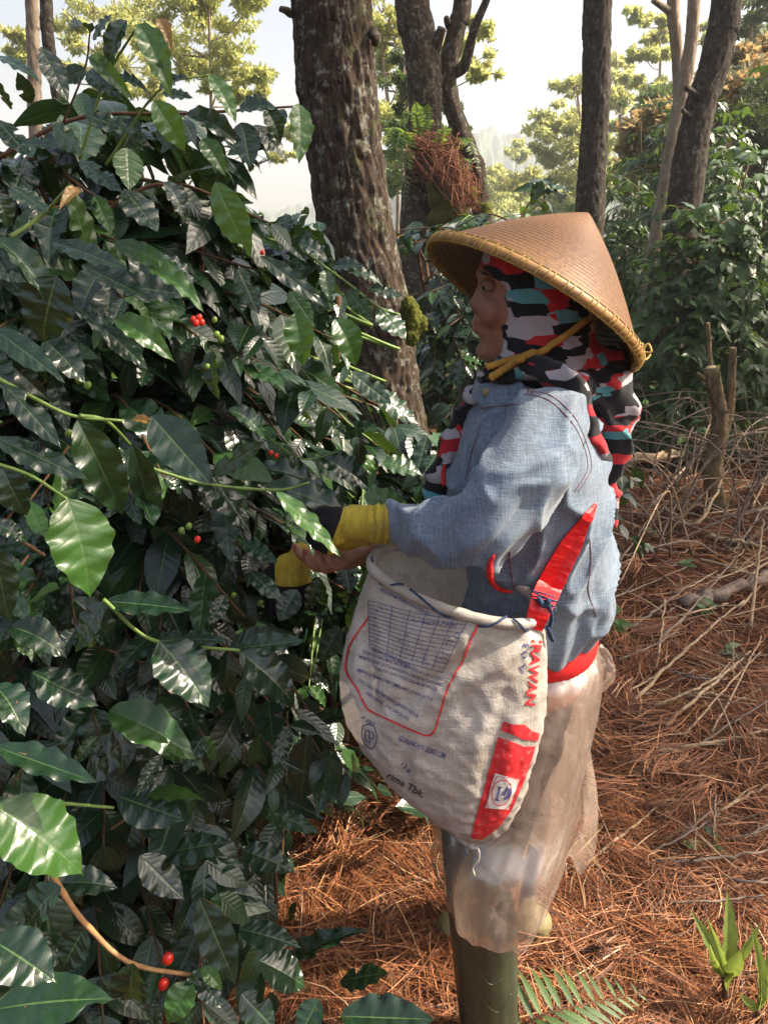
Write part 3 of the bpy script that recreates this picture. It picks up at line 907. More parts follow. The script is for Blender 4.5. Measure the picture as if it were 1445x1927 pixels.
A_LEAVES = [
 (262, 45, 327, 142, 52, 1.15, 'y'), (238, 38, 178, 112, 44, 1.15, 'd'), (78, 88, 132, 192, 52, 1.12, 'd'), (-5, 105, 73, 126, 24, 1.1, 'd'), (395, 140, 453, 216, 38, 1.2, 'y'),
 (290, 190, 356, 282, 52, 1.12, 'y'), (170, 105, 234, 157, 24, 1.15, 'y'), (240, 278, 245, 358, 76, 1.08, 'y'), (405, 342, 476, 492, 70, 1.08, 'y'), (235, 355, 300, 438, 58, 1.08, 'd'),
 (310, 342, 368, 402, 44, 1.1, 'd'), (352, 214, 458, 236, 40, 1.25, 'd'), (455, 230, 472, 312, 66, 1.25, 'd'), (478, 235, 546, 292, 52, 1.28, 'd'), (562, 195, 575, 295, 44, 1.25, 'y'),
 (380, 262, 428, 312, 38, 1.2, 'y'), (40, 270, 112, 275, 32, 1.05, 'd'), (100, 235, 158, 292, 50, 1.1, 'd'), (-5, 225, 60, 300, 56, 1.1, 'd'), (160, 215, 260, 250, 40, 1.15, 'd'), (275, 505, 395, 535, 42, 1.08, 'y'),
 (-10, 448, 142, 545, 56, 1.0, 'd'), (100, 455, 242, 500, 46, 1.03, 'd'), (215, 455, 337, 498, 46, 1.1, 'd'), (108, 518, 62, 655, 92, 1.0, 'd'), (130, 570, 205, 606, 40, 1.05, 'd'),
 (155, 498, 288, 568, 54, 1.05, 'd'), (448, 505, 490, 595, 54, 1.2, 'd'), (150, 300, 235, 368, 46, 1.1, 'd'), (20, 350, 95, 400, 44, 1.05, 'd'), (-10, 360, 30, 430, 46, 1.0, 'd'),
 (215, 600, 330, 642, 52, 1.05, 'y'), (190, 612, 282, 695, 48, 1.08, 'd'), (-12, 618, 112, 705, 56, .98, 'd'), (85, 640, 160, 705, 60, 1.02, 'd'),
 (146, 790, 258, 1012, 104, .98, 'd'), (285, 782, 402, 918, 92, 1.0, 'd'), (8, 722, 120, 845, 62, .96, 'd'), (-10, 822, 172, 908, 70, .94, 'd'), (128, 938, 193, 1130, 112, .90, 'y'),
 (5, 878, 45, 985, 66, .92, 'd'), (250, 838, 312, 1045, 60, 1.05, 'd'), (198, 1132, 366, 1140, 66, .98, 'd'), (196, 1135, 120, 1228, 72, .95, 'd'), (300, 1206, 405, 1322, 92, .96, 'd'),
 (452, 1228, 586, 1325, 92, .98, 'd'), (450, 1220, 580, 1206, 46, 1.0, 'd'), (300, 1200, 432, 1204, 38, 1.0, 'd'), (396, 895, 506, 828, 50, 1.1, 'd'), (385, 872, 476, 1008, 62, 1.1, 'd'),
 (400, 660, 385, 750, 40, 1.15, 'd'), (20, 1180, 130, 1200, 70, .95, 'd'), (-10, 1030, 20, 1180, 70, .9, 'd'), (60, 1130, 95, 1090, 60, 1.0, 'y'),
 (-8, 1515, 182, 1640, 122, .84, 'y'), (205, 1338, 376, 1388, 82, .95, 'y'), (-8, 1405, 192, 1478, 60, .88, 'd'), (160, 1468, 264, 1362, 84, .95, 'd'), (272, 1492, 374, 1480, 44, .98, 'y'),
 (222, 1498, 352, 1545, 72, .97, 'd'), (118, 1662, 214, 1648, 56, .9, 'd'), (116, 1668, -6, 1765, 80, .86, 'd'), (162, 1742, 108, 1838, 76, .87, 'd'), (-10, 1900, 205, 1858, 120, .80, 'd'),
 (-12, 1770, 102, 1838, 90, .8, 'd'), (252, 1812, 225, 1960, 100, .84, 'd'), (362, 1848, 302, 1935, 60, .88, 'y'), (372, 1828, 418, 1900, 54, .9, 'd'), (264, 1610, 348, 1695, 78, .95, 'd'),
 (300, 1606, 438, 1582, 52, 1.0, 'd'), (328, 1640, 442, 1622, 42, 1.0, 'd'), (380, 1682, 502, 1662, 48, 1.0, 'd'), (376, 1690, 448, 1865, 80, .93, 'd'), (450, 1748, 570, 1772, 60, .95, 'd'),
 (488, 1808, 594, 1852, 66, .93, 'd'), (545, 1822, 622, 1718, 40, 1.0, 'd'), (640, 1912, 825, 1920, 78, .9, 'd'), (640, 1845, 732, 1828, 56, .95, 'd'), (480, 1512, 606, 1572, 50, 1.1, 'd'),
 (60, 1265, 190, 1330, 70, .95, 'd'), (-10, 1290, 60, 1350, 70, .9, 'd'), (130, 1400, 60, 1500, 60, 1.0, 'd'), (420, 1560, 445, 1660, 60, 1.05, 'd'), (360, 1740, 330, 1840, 60, .98, 'd'), (455, 1600, 560, 1630, 50, 1.05, 'd'), (-10, 985, 60, 1010, 44, .9, 'd'), (600, 1880, 560, 1960, 60, .92, 'd'), (455, 1870, 520, 1940, 70, .9, 'd'),
 (152, 360, 122, 352, 26, 1.05, 'b'), (300, 36, 322, 66, 26, 1.16, 'b'), (250, 790, 290, 782, 18, 1.0, 'b')]
A_LEAVES += [(170, 62, 140, 5, 34, 1.16, 'd'), (175, 75, 208, 22, 32, 1.16, 'd'), (162, 130, 108, 150, 38, 1.17, 'd'), (165, 135, 218, 168, 36, 1.17, 'd'), (300, 172, 335, 118, 36, 1.18, 'd'), (305, 175, 366, 186, 36, 1.18, 'd'), (20, 205, -12, 140, 44, 1.1, 'd'), (60, 195, 32, 132, 38, 1.12, 'd'), (330, 155, 300, 112, 32, 1.18, 'd'),
 (450, 208, 505, 172, 38, 1.26, 'd'), (500, 203, 540, 262, 42, 1.27, 'd'), (420, 214, 398, 285, 46, 1.26, 'd'), (330, 215, 300, 285, 50, 1.22, 'd'), (260, 225, 215, 290, 50, 1.2, 'd'), (215, 150, 262, 132, 32, 1.18, 'd'), (535, 205, 505, 270, 38, 1.3, 'd')]
A_STEMS = [
 ([(78, 1605, .88), (118, 1678, .87), (165, 1742, .87), (245, 1812, .88), (365, 1836, .90)], 13, 8, 't'), ([(-10, 708, .98), (70, 752, .97), (140, 783, .98), (232, 792, 1.0)], 9, 6, 'g'),
 ([(150, 782, .98), (200, 792, 1.0), (245, 836, 1.04)], 8, 6, 'g'), ([(280, 880, 1.05), (385, 910, 1.08), (520, 922, 1.1), (582, 908, 1.1)], 7, 5, 'g'), ([(195, 1128, .96), (290, 1205, .97), (452, 1224, .98)], 8, 6, 'g'),
 ([(-8, 872, .92), (60, 896, .91), (128, 940, .90)], 8, 5, 'g'), ([(-8, 986, 1.0), (85, 1046, 1.02)], 8, 7, 'b'), ([(100, 1510, .92), (215, 1520, .95)], 7, 6, 'g'), ([(20, 446, 1.05), (80, 405, 1.08), (130, 352, 1.05)], 9, 6, 'g'),
 ([(120, 230, 1.2), (160, 130, 1.18), (170, 60, 1.16)], 4, 3, 'b'), ([(150, 300, 1.2), (200, 150, 1.18), (262, 45, 1.15)], 6, 4, 'g'), ([(200, 310, 1.2), (300, 170, 1.18), (395, 140, 1.2)], 5, 4, 'g'),
 ([(-8, 300, 1.25), (150, 222, 1.25), (350, 214, 1.25), (560, 200, 1.27)], 9, 4, 'b'), ([(210, 1560, 1.0), (300, 1500, 1.02)], 6, 5, 'b'), ([(165, 1210, 1.1), (330, 1265, 1.1), (300, 1230, 1.1)], 5, 4, 'b'),
 ([(505, 1330, 1.25), (510, 1480, 1.25), (520, 1690, 1.22), (515, 1760, 1.22)], 7, 9, 'b'), ([(470, 1350, 1.3), (480, 1500, 1.3), (500, 1700, 1.28)], 5, 8, 'b'), ([(540, 1340, 1.35), (535, 1480, 1.33), (530, 1620, 1.3)], 5, 7, 'b')]
B_LEAVES = [(555, 590, 575, 682, 56, 1.35, 'y'), (630, 600, 692, 684, 60, 1.4, 'y'), (490, 482, 622, 578, 34, 1.35, 'd'), (545, 548, 590, 606, 42, 1.4, 'd'), (625, 502, 682, 488, 32, 1.6, 'd'), (655, 512, 732, 514, 36, 1.6, 'd'),
 (612, 508, 620, 568, 32, 1.6, 'd'), (655, 545, 702, 602, 46, 1.6, 'd'), (690, 540, 762, 560, 38, 1.6, 'd'), (712, 578, 766, 640, 50, 1.6, 'd'), (560, 458, 625, 470, 34, 1.6, 'd'), (520, 440, 570, 470, 30, 1.55, 'd'), (520, 925, 650, 1048, 46, .97, 'y'), (685, 932, 782, 948, 62, 1.12, 'y'),
 (500, 912, 692, 952, 46, 1.15, 'd'), (480, 880, 650, 888, 52, 1.25, 'd'), (580, 770, 660, 830, 50, 1.4, 'd'), (520, 700, 600, 760, 52, 1.35, 'd'), (660, 700, 740, 765, 56, 1.5, 'd'), (700, 730, 790, 800, 46, 1.5, 'd'), (600, 860, 720, 900, 54, 1.3, 'd'), (430, 770, 520, 800, 44, 1.25, 'd'), (460, 690, 540, 720, 46, 1.3, 'd'),
 (640, 820, 700, 790, 44, 1.4, 'd'), (720, 870, 800, 880, 46, 1.45, 'd'), (590, 1360, 636, 1468, 46, 1.25, 'd'), (590, 1352, 664, 1346, 36, 1.25, 'd'), (596, 1462, 662, 1476, 34, 1.3, 'y'), (650, 1060, 660, 1120, 52, 1.3, 'd'), (690, 1070, 712, 1150, 44, 1.35, 'y'), (600, 1085, 590, 1165, 50, 1.35, 'd'), (680, 1130, 660, 1200, 46, 1.35, 'y'), (640, 1180, 600, 1250, 50, 1.3, 'd'), (470, 1075, 535, 1130, 40, 1.08, 'd'), (560, 1110, 520, 1170, 42, 1.1, 'd'), (600, 1090, 570, 1160, 36, 1.1, 'd'), (455, 1020, 525, 1062, 36, 1.1, 'd')]
B_STEMS = [([(500, 448, 1.6), (560, 468, 1.6), (650, 530, 1.6), (712, 578, 1.6), (752, 592, 1.6)], 5, 4, 'g'), ([(520, 640, 1.5), (640, 780, 1.4), (700, 830, 1.4)], 5, 3, 'g'), ([(440, 770, 1.35), (560, 860, 1.3), (640, 850, 1.3)], 5, 3, 'g')]

CG = 'coffee shrubs'
def keepA(p):
    x, y, zc = proj(p)
    top = 190 + 75 * noise.noise((x * .011, 3.7, 0)) + 30 * noise.noise((x * .04, 1.2, 0)) + max(0, x - 560) * .9
    if y < top: return False
    if y > 1560 and x > 480 and p.y < 1.7: return x < 520
    return True
shA = shrub('coffee_shrub', (-.62, 1.62), .82, 1.86, 380, 3, 'large dark coffee shrub with hanging leaves at the left of the person', 300, CG, .118, A_LEAVES, A_STEMS, keepA, .05)
def keepB(p):
    x, y, zc = proj(p)
    lim = 470 + .35 * max(0, 760 - x) if x > 640 else 320 + 1.5 * max(0, x - 540)
    if x > 655 and y < 800 or x > 640 and y < 560: return False
    return y > (lim if x > 540 else 300) and (y < 1330 or x < 560)
shB = shrub('coffee_shrub', (-.18, 2.02), .70, 1.62, 330, 4, 'coffee shrub in front of the thick trunk, reached by the gloved hand', 270, CG, .11, B_LEAVES, B_STEMS, keepB, .05)
shC = shrub('coffee_shrub', (.42, 3.45), .8, 1.66, 170, 5, 'coffee shrub behind the hat and shoulder, right of the thick trunk', 150, CG, .115, view_bias=.8)
shD = shrub('coffee_shrub', (-1.5, 2.6), .85, 1.75, 110, 6, 'coffee shrub far back at the left edge', 0, CG, .14)
shE = shrub('coffee_shrub', (.75, 5.1), .8, 1.62, 90, 8, 'coffee shrub at the foot of the ferny leaning trunk', 0, CG, .13, view_bias=.8)

shF = shrub('coffee_shrub', (-.55, 3.5), .85, 1.5, 100, 9, 'dim coffee shrub behind the thick trunk on its left', 0, CG, .14, view_bias=.8)
shG = shrub('coffee_shrub', (-1.6, 4.2), .9, 1.6, 90, 10, 'dim coffee shrub far behind the left edge shrub', 0, CG, .14, view_bias=.8)

# cherries
def cherries(root, lst):
    for px, py, y, r, kind in lst:
        c = P(px, py, y); m = px2m(r, c)
        mb = MB().add(*ellipsoid(c, (m * .9, m * .9, m * 1.08), Matrix.Rotation(.4, 3, 'Y'), 12, 8)); o = mb.build('cherry', M_CHERRY if kind == 'r' else M_GREENB, root)
        t = MB().add(*ellipsoid(c + Vector((m * .45, 0, m * .95)) * .95, (m * .2, m * .2, m * .14), None, 8, 5)); t.build('cherry_tip', M_STEMB, o)
cherries(shA, [(316, 1804, .89, 12, 'r'), (308, 1852, .885, 12, 'r'), (364, 602, 1.1, 7, 'r'), (375, 598, 1.1, 7, 'r'), (369, 608, 1.095, 7, 'r'), (380, 607, 1.1, 6.5, 'r'), (372, 1015, 1.05, 7, 'r'), (356, 990, 1.06, 7, 'g'), (342, 998, 1.06, 7, 'g'),
  (408, 630, 1.1, 7, 'g'), (416, 638, 1.1, 7, 'g'), (404, 602, 1.12, 6, 'g'), (390, 690, 1.12, 6, 'g'), (150, 715, 1.06, 8, 'g'), (165, 725, 1.06, 8, 'g'), (172, 1212, 1.06, 8, 'g'), (130, 815, 1.06, 8, 'g'), (440, 1120, 1.15, 6, 'g'), (494, 475, 1.3, 5, 'r'), (510, 852, 1.2, 5, 'r'), (520, 858, 1.2, 5, 'r'), (490, 1135, 1.2, 7, 'g')])

# coffee hedge on the right
HG = 'coffee hedge on the right'
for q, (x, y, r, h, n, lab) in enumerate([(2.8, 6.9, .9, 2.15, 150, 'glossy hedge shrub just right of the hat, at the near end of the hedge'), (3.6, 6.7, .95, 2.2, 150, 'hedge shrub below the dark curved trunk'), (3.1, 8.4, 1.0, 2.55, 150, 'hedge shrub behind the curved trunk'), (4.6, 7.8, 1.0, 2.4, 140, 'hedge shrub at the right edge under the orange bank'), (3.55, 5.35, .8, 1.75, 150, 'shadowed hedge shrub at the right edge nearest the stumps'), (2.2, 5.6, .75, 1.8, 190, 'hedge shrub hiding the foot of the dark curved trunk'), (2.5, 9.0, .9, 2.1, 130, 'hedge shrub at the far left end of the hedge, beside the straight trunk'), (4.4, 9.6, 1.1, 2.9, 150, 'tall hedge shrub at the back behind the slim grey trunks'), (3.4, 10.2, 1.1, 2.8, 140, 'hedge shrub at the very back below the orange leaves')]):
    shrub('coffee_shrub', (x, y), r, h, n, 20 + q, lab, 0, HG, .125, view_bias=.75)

# orange-leaved bank and fine dark shrub above the hedge
def bank(label, spots, leaf, mat, seed, y, name='bank_shrub', aspect=.7, cnt=130):
    rg = np.random.default_rng(seed)
    c0 = P(spots[0][0], spots[0][1], y)
    g = float(gz(c0.x, y))
    root = empty(name, (c0.x, y, g), label, 'shrub')
    arr = []; st = MB()
    for px, py, s in spots:
        c = P(px, py, y + rg.normal() * .4); m = px2m(s, c)
        arr.append(scatter_leaves(c, (m, m, m * .8), cnt, leaf, rg, .5, aspect))
        st.add(*tube_data(spline([(c0.x + rg.normal() * .3, y, g - .1), (c.x * .6 + c0.x * .4, y, (c.z + g) / 2), tuple(c)], 10), np.linspace(.03, .008, 10), 5))
    st.build('stems', M_BRANCH, root)
    o = link('foliage', leaves_mesh('foliage', np.concatenate(arr)), mat, root); o['kind'] = 'stuff'
bank('bushy bank of orange and grey-green leaves above the hedge', [(1190 + 26 * i + random.gauss(0, 9), 245 - 16 * i + 26 * j + random.gauss(0, 10), 26) for i in range(11) for j in range(5)], .105, M_ORANGE, 31, 11.5, cnt=330)
bank('fine-leaved dark green shrub at the right edge', [(1422 + random.gauss(0, 16), 232 + random.gauss(0, 38), 24) for _ in range(22)], .10, M_NEEDLEGREEN, 32, 9.6, 'feathery_shrub', .12, 260)
# ------------------------------------------------------------------ person
def mat_denim():
    t = NT('denim')
    a = t.noise(t.coord('Object', (1, 1, 1)), 9.0, 4, 0.6)
    w1 = t.noise(t.coord('Object', (900, 60, 60), (0, 0.9, 0)), 1.0, 2)
    w2 = t.noise(t.coord('Object', (60, 60, 900), (0, 0.9, 0)), 1.0, 2)
    w = t.math('ADD', t.math('MULTIPLY', w1, 0.5), t.math('MULTIPLY', w2, 0.5))
    col = t.ramp(a, [(0.28, (0.060, 0.092, 0.138)), (0.55, (0.098, 0.136, 0.185)), (0.78, (0.155, 0.195, 0.245))])
    col = t.mix(t.ramp(w, [(0.42, 0.0), (0.62, 0.55)]), col, (0.26, 0.315, 0.385))
    dirt = t.noise(t.coord('Object'), 4.0, 6, 0.65)
    col = t.mix(t.ramp(dirt, [(0.55, 0.0), (0.78, 0.3)]), col, (0.28, 0.25, 0.20))
    t.set(color=col, rough=0.92, spec=0.15, sheen=0.2)
    t.bump(w, 0.5, 0.0022)
    return t.m

def mat_hijab():
    t = NT('printed_scarf')
    co = t.coord('Object', (0.75, 0.8, 1.9), (0.0, 0.2, 0.0))
    nz = t.n('ShaderNodeTexNoise'); nz.inputs['Scale'].default_value = 14.0; t.l(co, nz.inputs['Vector'])
    ad = t.n('ShaderNodeVectorMath', operation='MULTIPLY_ADD'); t.l(nz.outputs['Color'], ad.inputs[0]); ad.inputs[1].default_value = (0.02, 0.02, 0.012); t.l(co, ad.inputs[2])
    cell = t.voro(ad.outputs[0], 33.0, 'F1', 1, 'CHEBYCHEV', 0.85)
    sp = t.n('ShaderNodeSeparateColor'); t.l(cell, sp.inputs[0])
    col = t.ramp(sp.outputs[0], [(0.0, (0.012, 0.012, 0.016)), (0.54, (0.40, 0.37, 0.40)), (0.76, (0.46, 0.022, 0.03)), (0.95, (0.10, 0.33, 0.37))], 'CONSTANT')
    t.set(color=col, rough=0.8, spec=0.25, sheen=0.15)
    t.bump(t.noise(t.coord('Object'), 600.0, 2), 0.25, 0.001)
    t.translucent(0.15, col)
    return t.m

def mat_plastic():
    t = NT('thin_clear_plastic')
    n = t.noise(t.coord('Object'), 16.0, 4, 0.55, 0.5)
    t.set(color=t.ramp(n, [(0.3, (0.80, 0.68, 0.59)), (0.7, (0.86, 0.76, 0.68))]), rough=0.25, spec=0.6)
    n2 = t.noise(t.coord('Object', (1, 1, 1), (0.3, 0.6, 0.1)), 16.0, 2, 0.5, 0.9)
    cr = t.math('ADD', t.math('ABSOLUTE', t.math('SUBTRACT', n2, 0.5)), t.math('MULTIPLY', n, 0.06))
    bn_ = t.bump(cr, 0.35, 0.014)
    tr = t.n('ShaderNodeBsdfTranslucent'); tr.inputs[0].default_value = (0.88, 0.70, 0.57, 1)
    tp = t.n('ShaderNodeBsdfTransparent'); tp.inputs[0].default_value = (0.95, 0.88, 0.82, 1)
    m1 = t.n('ShaderNodeMixShader'); m1.inputs[0].default_value = 0.55
    t.l(t.b.outputs[0], m1.inputs[1]); t.l(tr.outputs[0], m1.inputs[2])
    m2 = t.n('ShaderNodeMixShader'); t.put(m2.inputs[0], t.ramp(n, [(0.3, 0.78), (0.7, 0.54)]))
    t.l(m1.outputs[0], m2.inputs[1]); t.l(tp.outputs[0], m2.inputs[2])
    gl_ = t.n('ShaderNodeBsdfGlossy'); gl_.inputs['Roughness'].default_value = 0.22; t.l(bn_, gl_.inputs['Normal'])
    lw = t.n('ShaderNodeLayerWeight'); lw.inputs['Blend'].default_value = 0.3; t.l(bn_, lw.inputs['Normal'])
    m3 = t.n('ShaderNodeMixShader'); t.put(m3.inputs[0], t.math('ADD', t.math('MULTIPLY', lw.outputs['Facing'], 0.5), 0.12)); t.l(m2.outputs[0], m3.inputs[1]); t.l(gl_.outputs[0], m3.inputs[2]); t.l(m3.outputs[0], t.o.inputs['Surface'])
    return t.m

def mat_skin():
    t = NT('skin')
    n = t.noise(t.coord('Object'), 60.0, 4)
    t.set(color=t.ramp(n, [(0.3, (0.20, 0.092, 0.055)), (0.7, (0.28, 0.135, 0.083))]), rough=0.5, spec=0.4, sss=0.08)
    t.b.inputs['Subsurface Radius'].default_value = (0.012, 0.005, 0.003)
    t.bump(t.noise(t.coord('Object'), 350.0, 3), 0.2, 0.0012)
    return t.m

M_DENIM, M_HIJAB, M_PLASTIC, M_SKIN = mat_denim(), mat_hijab(), mat_plastic(), mat_skin()
M_RED = plain('red_rib_knit', (0.55, 0.02, 0.02), 0.8, 60, 0.2, 0.4, 0.002, 0.2, (4, 4, 1))
M_STITCH = plain('red_brown_stitching', (0.17, 0.09, 0.10), 0.8, 300, 0.3, 0)
M_TROUSER = plain('dark_trouser_cloth', (0.028, 0.030, 0.036), 0.9, 30, 0.4, 0.3, 0.003, 0.15)
M_YELLOW = plain('yellow_cotton_knit', (0.52, 0.40, 0.035), 0.9, 45, 0.35, 0.5, 0.002, 0.15, (5, 1, 1))
M_BLACKKNIT = plain('black_cotton_knit', (0.012, 0.012, 0.016), 0.9, 80, 0.4, 0.5, 0.002, 0.15)
M_BRASS = plain('dull_brass', (0.25, 0.19, 0.10), 0.4, 200, 0.2, 0.0); 
M_BOOT = plain('olive_rubber', (0.030, 0.036, 0.020), 0.42, 12, 0.3, 0.15, 0.003, 0.5)
M_SOLE = plain('tan_rubber', (0.30, 0.24, 0.11), 0.55, 25, 0.3, 0.2, 0.003, 0.4)
M_EYE = plain('eye_white', (0.20, 0.17, 0.15), 0.2, 50, 0.1, 0)
M_LASH = plain('dark_hair', (0.012, 0.009, 0.008), 0.6, 80, 0.3, 0)
M_LIP = plain('lip', (0.27, 0.085, 0.07), 0.4, 90, 0.15, 0.1, 0.001)

def cap3(a, b, ra, rb):
    "limb between two (px, py, distance) joints, radii in pixels"
    A, B = P(*a), P(*b)
    return capsule(A, B, px2m(ra, A), px2m(rb, B))

def chain(js):
    return [cap3(js[i][:3], js[i + 1][:3], js[i][3], js[i + 1][3]) for i in range(len(js) - 1)]

def ell3(px, py, y, r, rot=None):
    return ellipsoid(P(px, py, y), r, rot)

HY = 1.14
head_secs = [(440, 962, 1060, .030), (462, 925, 1088, .054), (500, 908, 1100, .066), (530, 907, 1104, .069), (560, 905, 1103, .068),
             (590, 903, 1095, .064), (615, 902, 1080, .058), (640, 904, 1052, .052), (662, 903, 1022, .044), (682, 912, 1000, .034), (695, 928, 985, .018)]
torso_secs = [(728, 925, 1080, .09), (760, 896, 1102, .140), (800, 876, 1116, .165), (850, 858, 1128, .175), (900, 842, 1134, .175), (960, 830, 1141, .172),
              (1030, 824, 1146, .170), (1090, 824, 1145, .168), (1128, 832, 1139, .165), (1150, 838, 1130, .158), (1164, 846, 1118, .150)]
RA = [(1000, 800, 1.31, 60), (925, 985, 1.34, 52), (800, 1020, 1.22, 42), (715, 1022, 1.115, 26), (690, 1033, 1.108, 24)]
LA = [(1030, 800, 1.0, 60), (985, 900, .93, 58), (915, 1000, .90, 50), (830, 1005, .95, 40), (755, 987, 1.0, 28)]

body_shapes = [loft_data([sect_ring(py, a, b, HY, ry, 28, 2.1) for py, a, b, ry in head_secs]),
    loft_data([sect_ring(py, a + 22, b - 24, 1.15, ry - .03, 24) for py, a, b, ry in torso_secs] + [sect_ring(1260, 870, 1090, 1.14, .13, 24)]),
    cap3((990, 650, 1.145), (1000, 770, 1.15), 58, 66),
    cap3((909, 532, HY), (897, 568, HY), 9, 12), ell3(894, 572, HY, (.0095, .011, .009)), ell3(903, 578, HY - .013, (.010, .007, .008)), ell3(903, 578, HY + .013, (.010, .007, .008)),
    cap3((905, 586, HY), (897, 600, HY), 10, 8),
    ell3(899, 603, HY, (.009, .021, .0065)), ell3(900, 620, HY, (.009, .019, .0075)), ell3(911, 660, HY, (.013, .022, .013)),
    ell3(928, 585, HY - .034, (.022, .018, .022)), ell3(928, 585, HY + .034, (.022, .018, .022)), ell3(909, 515, HY, (.010, .045, .010))]
body_shapes += chain(RA) + chain(LA)
# bare hand: palm below, fingers bent upwards
body_shapes += [cap3((690, 1033, 1.108), (648, 1050, 1.100), 25, 24), cap3((685, 1030, 1.115), (640, 1044, 1.118), 18, 17), cap3((676, 1042, 1.09), (648, 1056, 1.082), 18, 15)]
for js in ([(652, 1056, 1.075, 12), (630, 1066, 1.066, 11), (620, 1056, 1.062, 10), (617, 1041, 1.066, 8.5)],
           [(642, 1056, 1.089, 13), (613, 1070, 1.082, 12), (602, 1058, 1.078, 10.5), (600, 1037, 1.082, 9)],
           [(636, 1052, 1.104, 13), (595, 1066, 1.100, 12), (581, 1056, 1.098, 10.5), (577, 1038, 1.102, 9)],
           [(632, 1046, 1.119, 13), (586, 1056, 1.120, 11.5), (566, 1044, 1.120, 10), (556, 1029, 1.124, 8.5)],
           [(690, 1030, 1.128, 14), (664, 1022, 1.146, 12), (640, 1020, 1.146, 10)]):
    body_shapes += chain(js)
# legs
body_shapes += chain([(960, 1260, 1.08, 95), (935, 1500, 1.055, 70), (915, 1760, 1.03, 50), (915, 1960, 1.03, 36)])
body_shapes += chain([(1000, 1260, 1.21, 90), (960, 1470, 1.26, 66), (950, 1620, 1.31, 46), (955, 1735, 1.32, 32)])
body = fuse('person', body_shapes, 0.0042, 5, 0.5)
person = link('person', body, M_SKIN)
props(person, 'person in conical hat, patterned headscarf and denim jacket picking at the coffee shrub', 'person')

# face details
for sgn, nm in ((-1, 0), (1, 1)):
    e = ellipsoid(P(921, 538, HY + sgn * .032), (.0105, .012, .0075)); eb = MB().add(*e).build('eye', M_EYE, person); MB().add(*ellipsoid(P(920.5, 534.5, HY + sgn * .032), (.0112, .0135, .0062))).build('eyelid', M_SKIN, eb)
    ir = ellipsoid(P(911.0, 540, HY + sgn * .033), (.0032, .0065, .0045)); MB().add(*ir).build('iris', M_LASH, eb)
    b = MB().add(*tube_data([P(907, 519, HY + sgn * .014), P(908, 514, HY + sgn * .030), P(917, 517, HY + sgn * .046)], [.0015, .0028, .0012], 6)); b.build('eyebrow', M_LASH, person)
MB().add(*ellipsoid(P(894.5, 604.5, HY), (.0048, .0165, .0042))).add(*ellipsoid(P(895.5, 618, HY), (.005, .0155, .005))).build('lips', M_LIP, person)
for js in ((617, 1040, 1.062), (600, 1036, 1.077), (577, 1037, 1.097), (556, 1028, 1.119)):
    c = P(*js); MB().add(*ellipsoid(c + Vector((-.002, -.0035, .001)), (.0042, .0022, .0055))).build('fingernail', M_LIP, person)

# jacket
sleeve = [(1032, 798, 1.0, 76), (990, 890, .935, 82), (918, 992, .905, 76), (838, 1000, .95, 61), (772, 990, .995, 47), (750, 986, 1.005, 43)]
sleeve_far = [(1000, 800, 1.31, 74), (925, 985, 1.34, 66), (800, 1020, 1.23, 52), (745, 1018, 1.16, 38)]
jshapes = [loft_data([sect_ring(py, a, b, 1.15, ry, 40) for py, a, b, ry in torso_secs])] + chain(sleeve) + chain(sleeve_far)
jshapes += [loft_data([sect_ring(py, a, b, 1.14, ry, 40, 2.0) for py, a, b, ry in ((706, 893, 1050, .090), (722, 889, 1062, .097), (752, 888, 1085, .108))])]
jacket_me = fuse('jacket', jshapes, 0.0048, 5, 0.5)
EL = P(918, 992, .905); SH = P(1032, 798, 1.0); WR = P(750, 986, 1.005)
def jacket_folds(p, n):
    a = noise.noise((p.x * 11 + p.z * 7, p.y * 6, p.z * 13 - p.x * 10))
    b = noise.noise((p.x * 30 - p.z * 16 + 5, p.y * 14, p.z * 12 + p.x * 12))
    d = 0.013 * (1 - abs(a)) ** 6 - 0.0045 + 0.0018 * b
    k = math.exp(-((p - EL).length / 0.075) ** 2)
    d += k * 0.0055 * math.sin((p.x * 0.75 - p.z * 0.65) * 190 + 6 * a)
    k = math.exp(-((p - WR).length / 0.05) ** 2)
    d += k * 0.0018 * math.sin(p.x * 230 + 5 * b)
    q = proj(p)
    if q[1] > 1070:                                    # cloth gathered above the knitted hem
        ang = math.atan2(p.y - 1.15, p.x - 0.21)
        d += 0.007 * min(1, (q[1] - 1070) / 70) * (noise.noise((ang * 5, 3.3, p.z * 3)) + 0.18 * math.sin(ang * 34))
    return d
displace(jacket_me, jacket_folds)
jacket = link('jacket', jacket_me, M_DENIM, person)
props(jacket, 'faded blue denim jacket with red trim')
JT = bvh_of(jacket_me)
# knitted hem
rings = [sect_ring(py, a, b, 1.15, ry, 120, 2.2) for py, a, b, ry in ((1154, 850, 1114, .150), (1162, 847, 1117, .1525), (1176, 849, 1117, .1525), (1190, 852, 1113, .151), (1196, 858, 1108, .147))]
for r in rings:
    for k in range(0, 120, 2):
        p = Vector(r[k]); c = Vector((0.215, 1.15, p.z)); q = p + (c - p).normalized() * 0.0011; r[k] = tuple(q)
MB().add(*loft_data(rings, False)).build('rib_hem', M_RED, jacket)
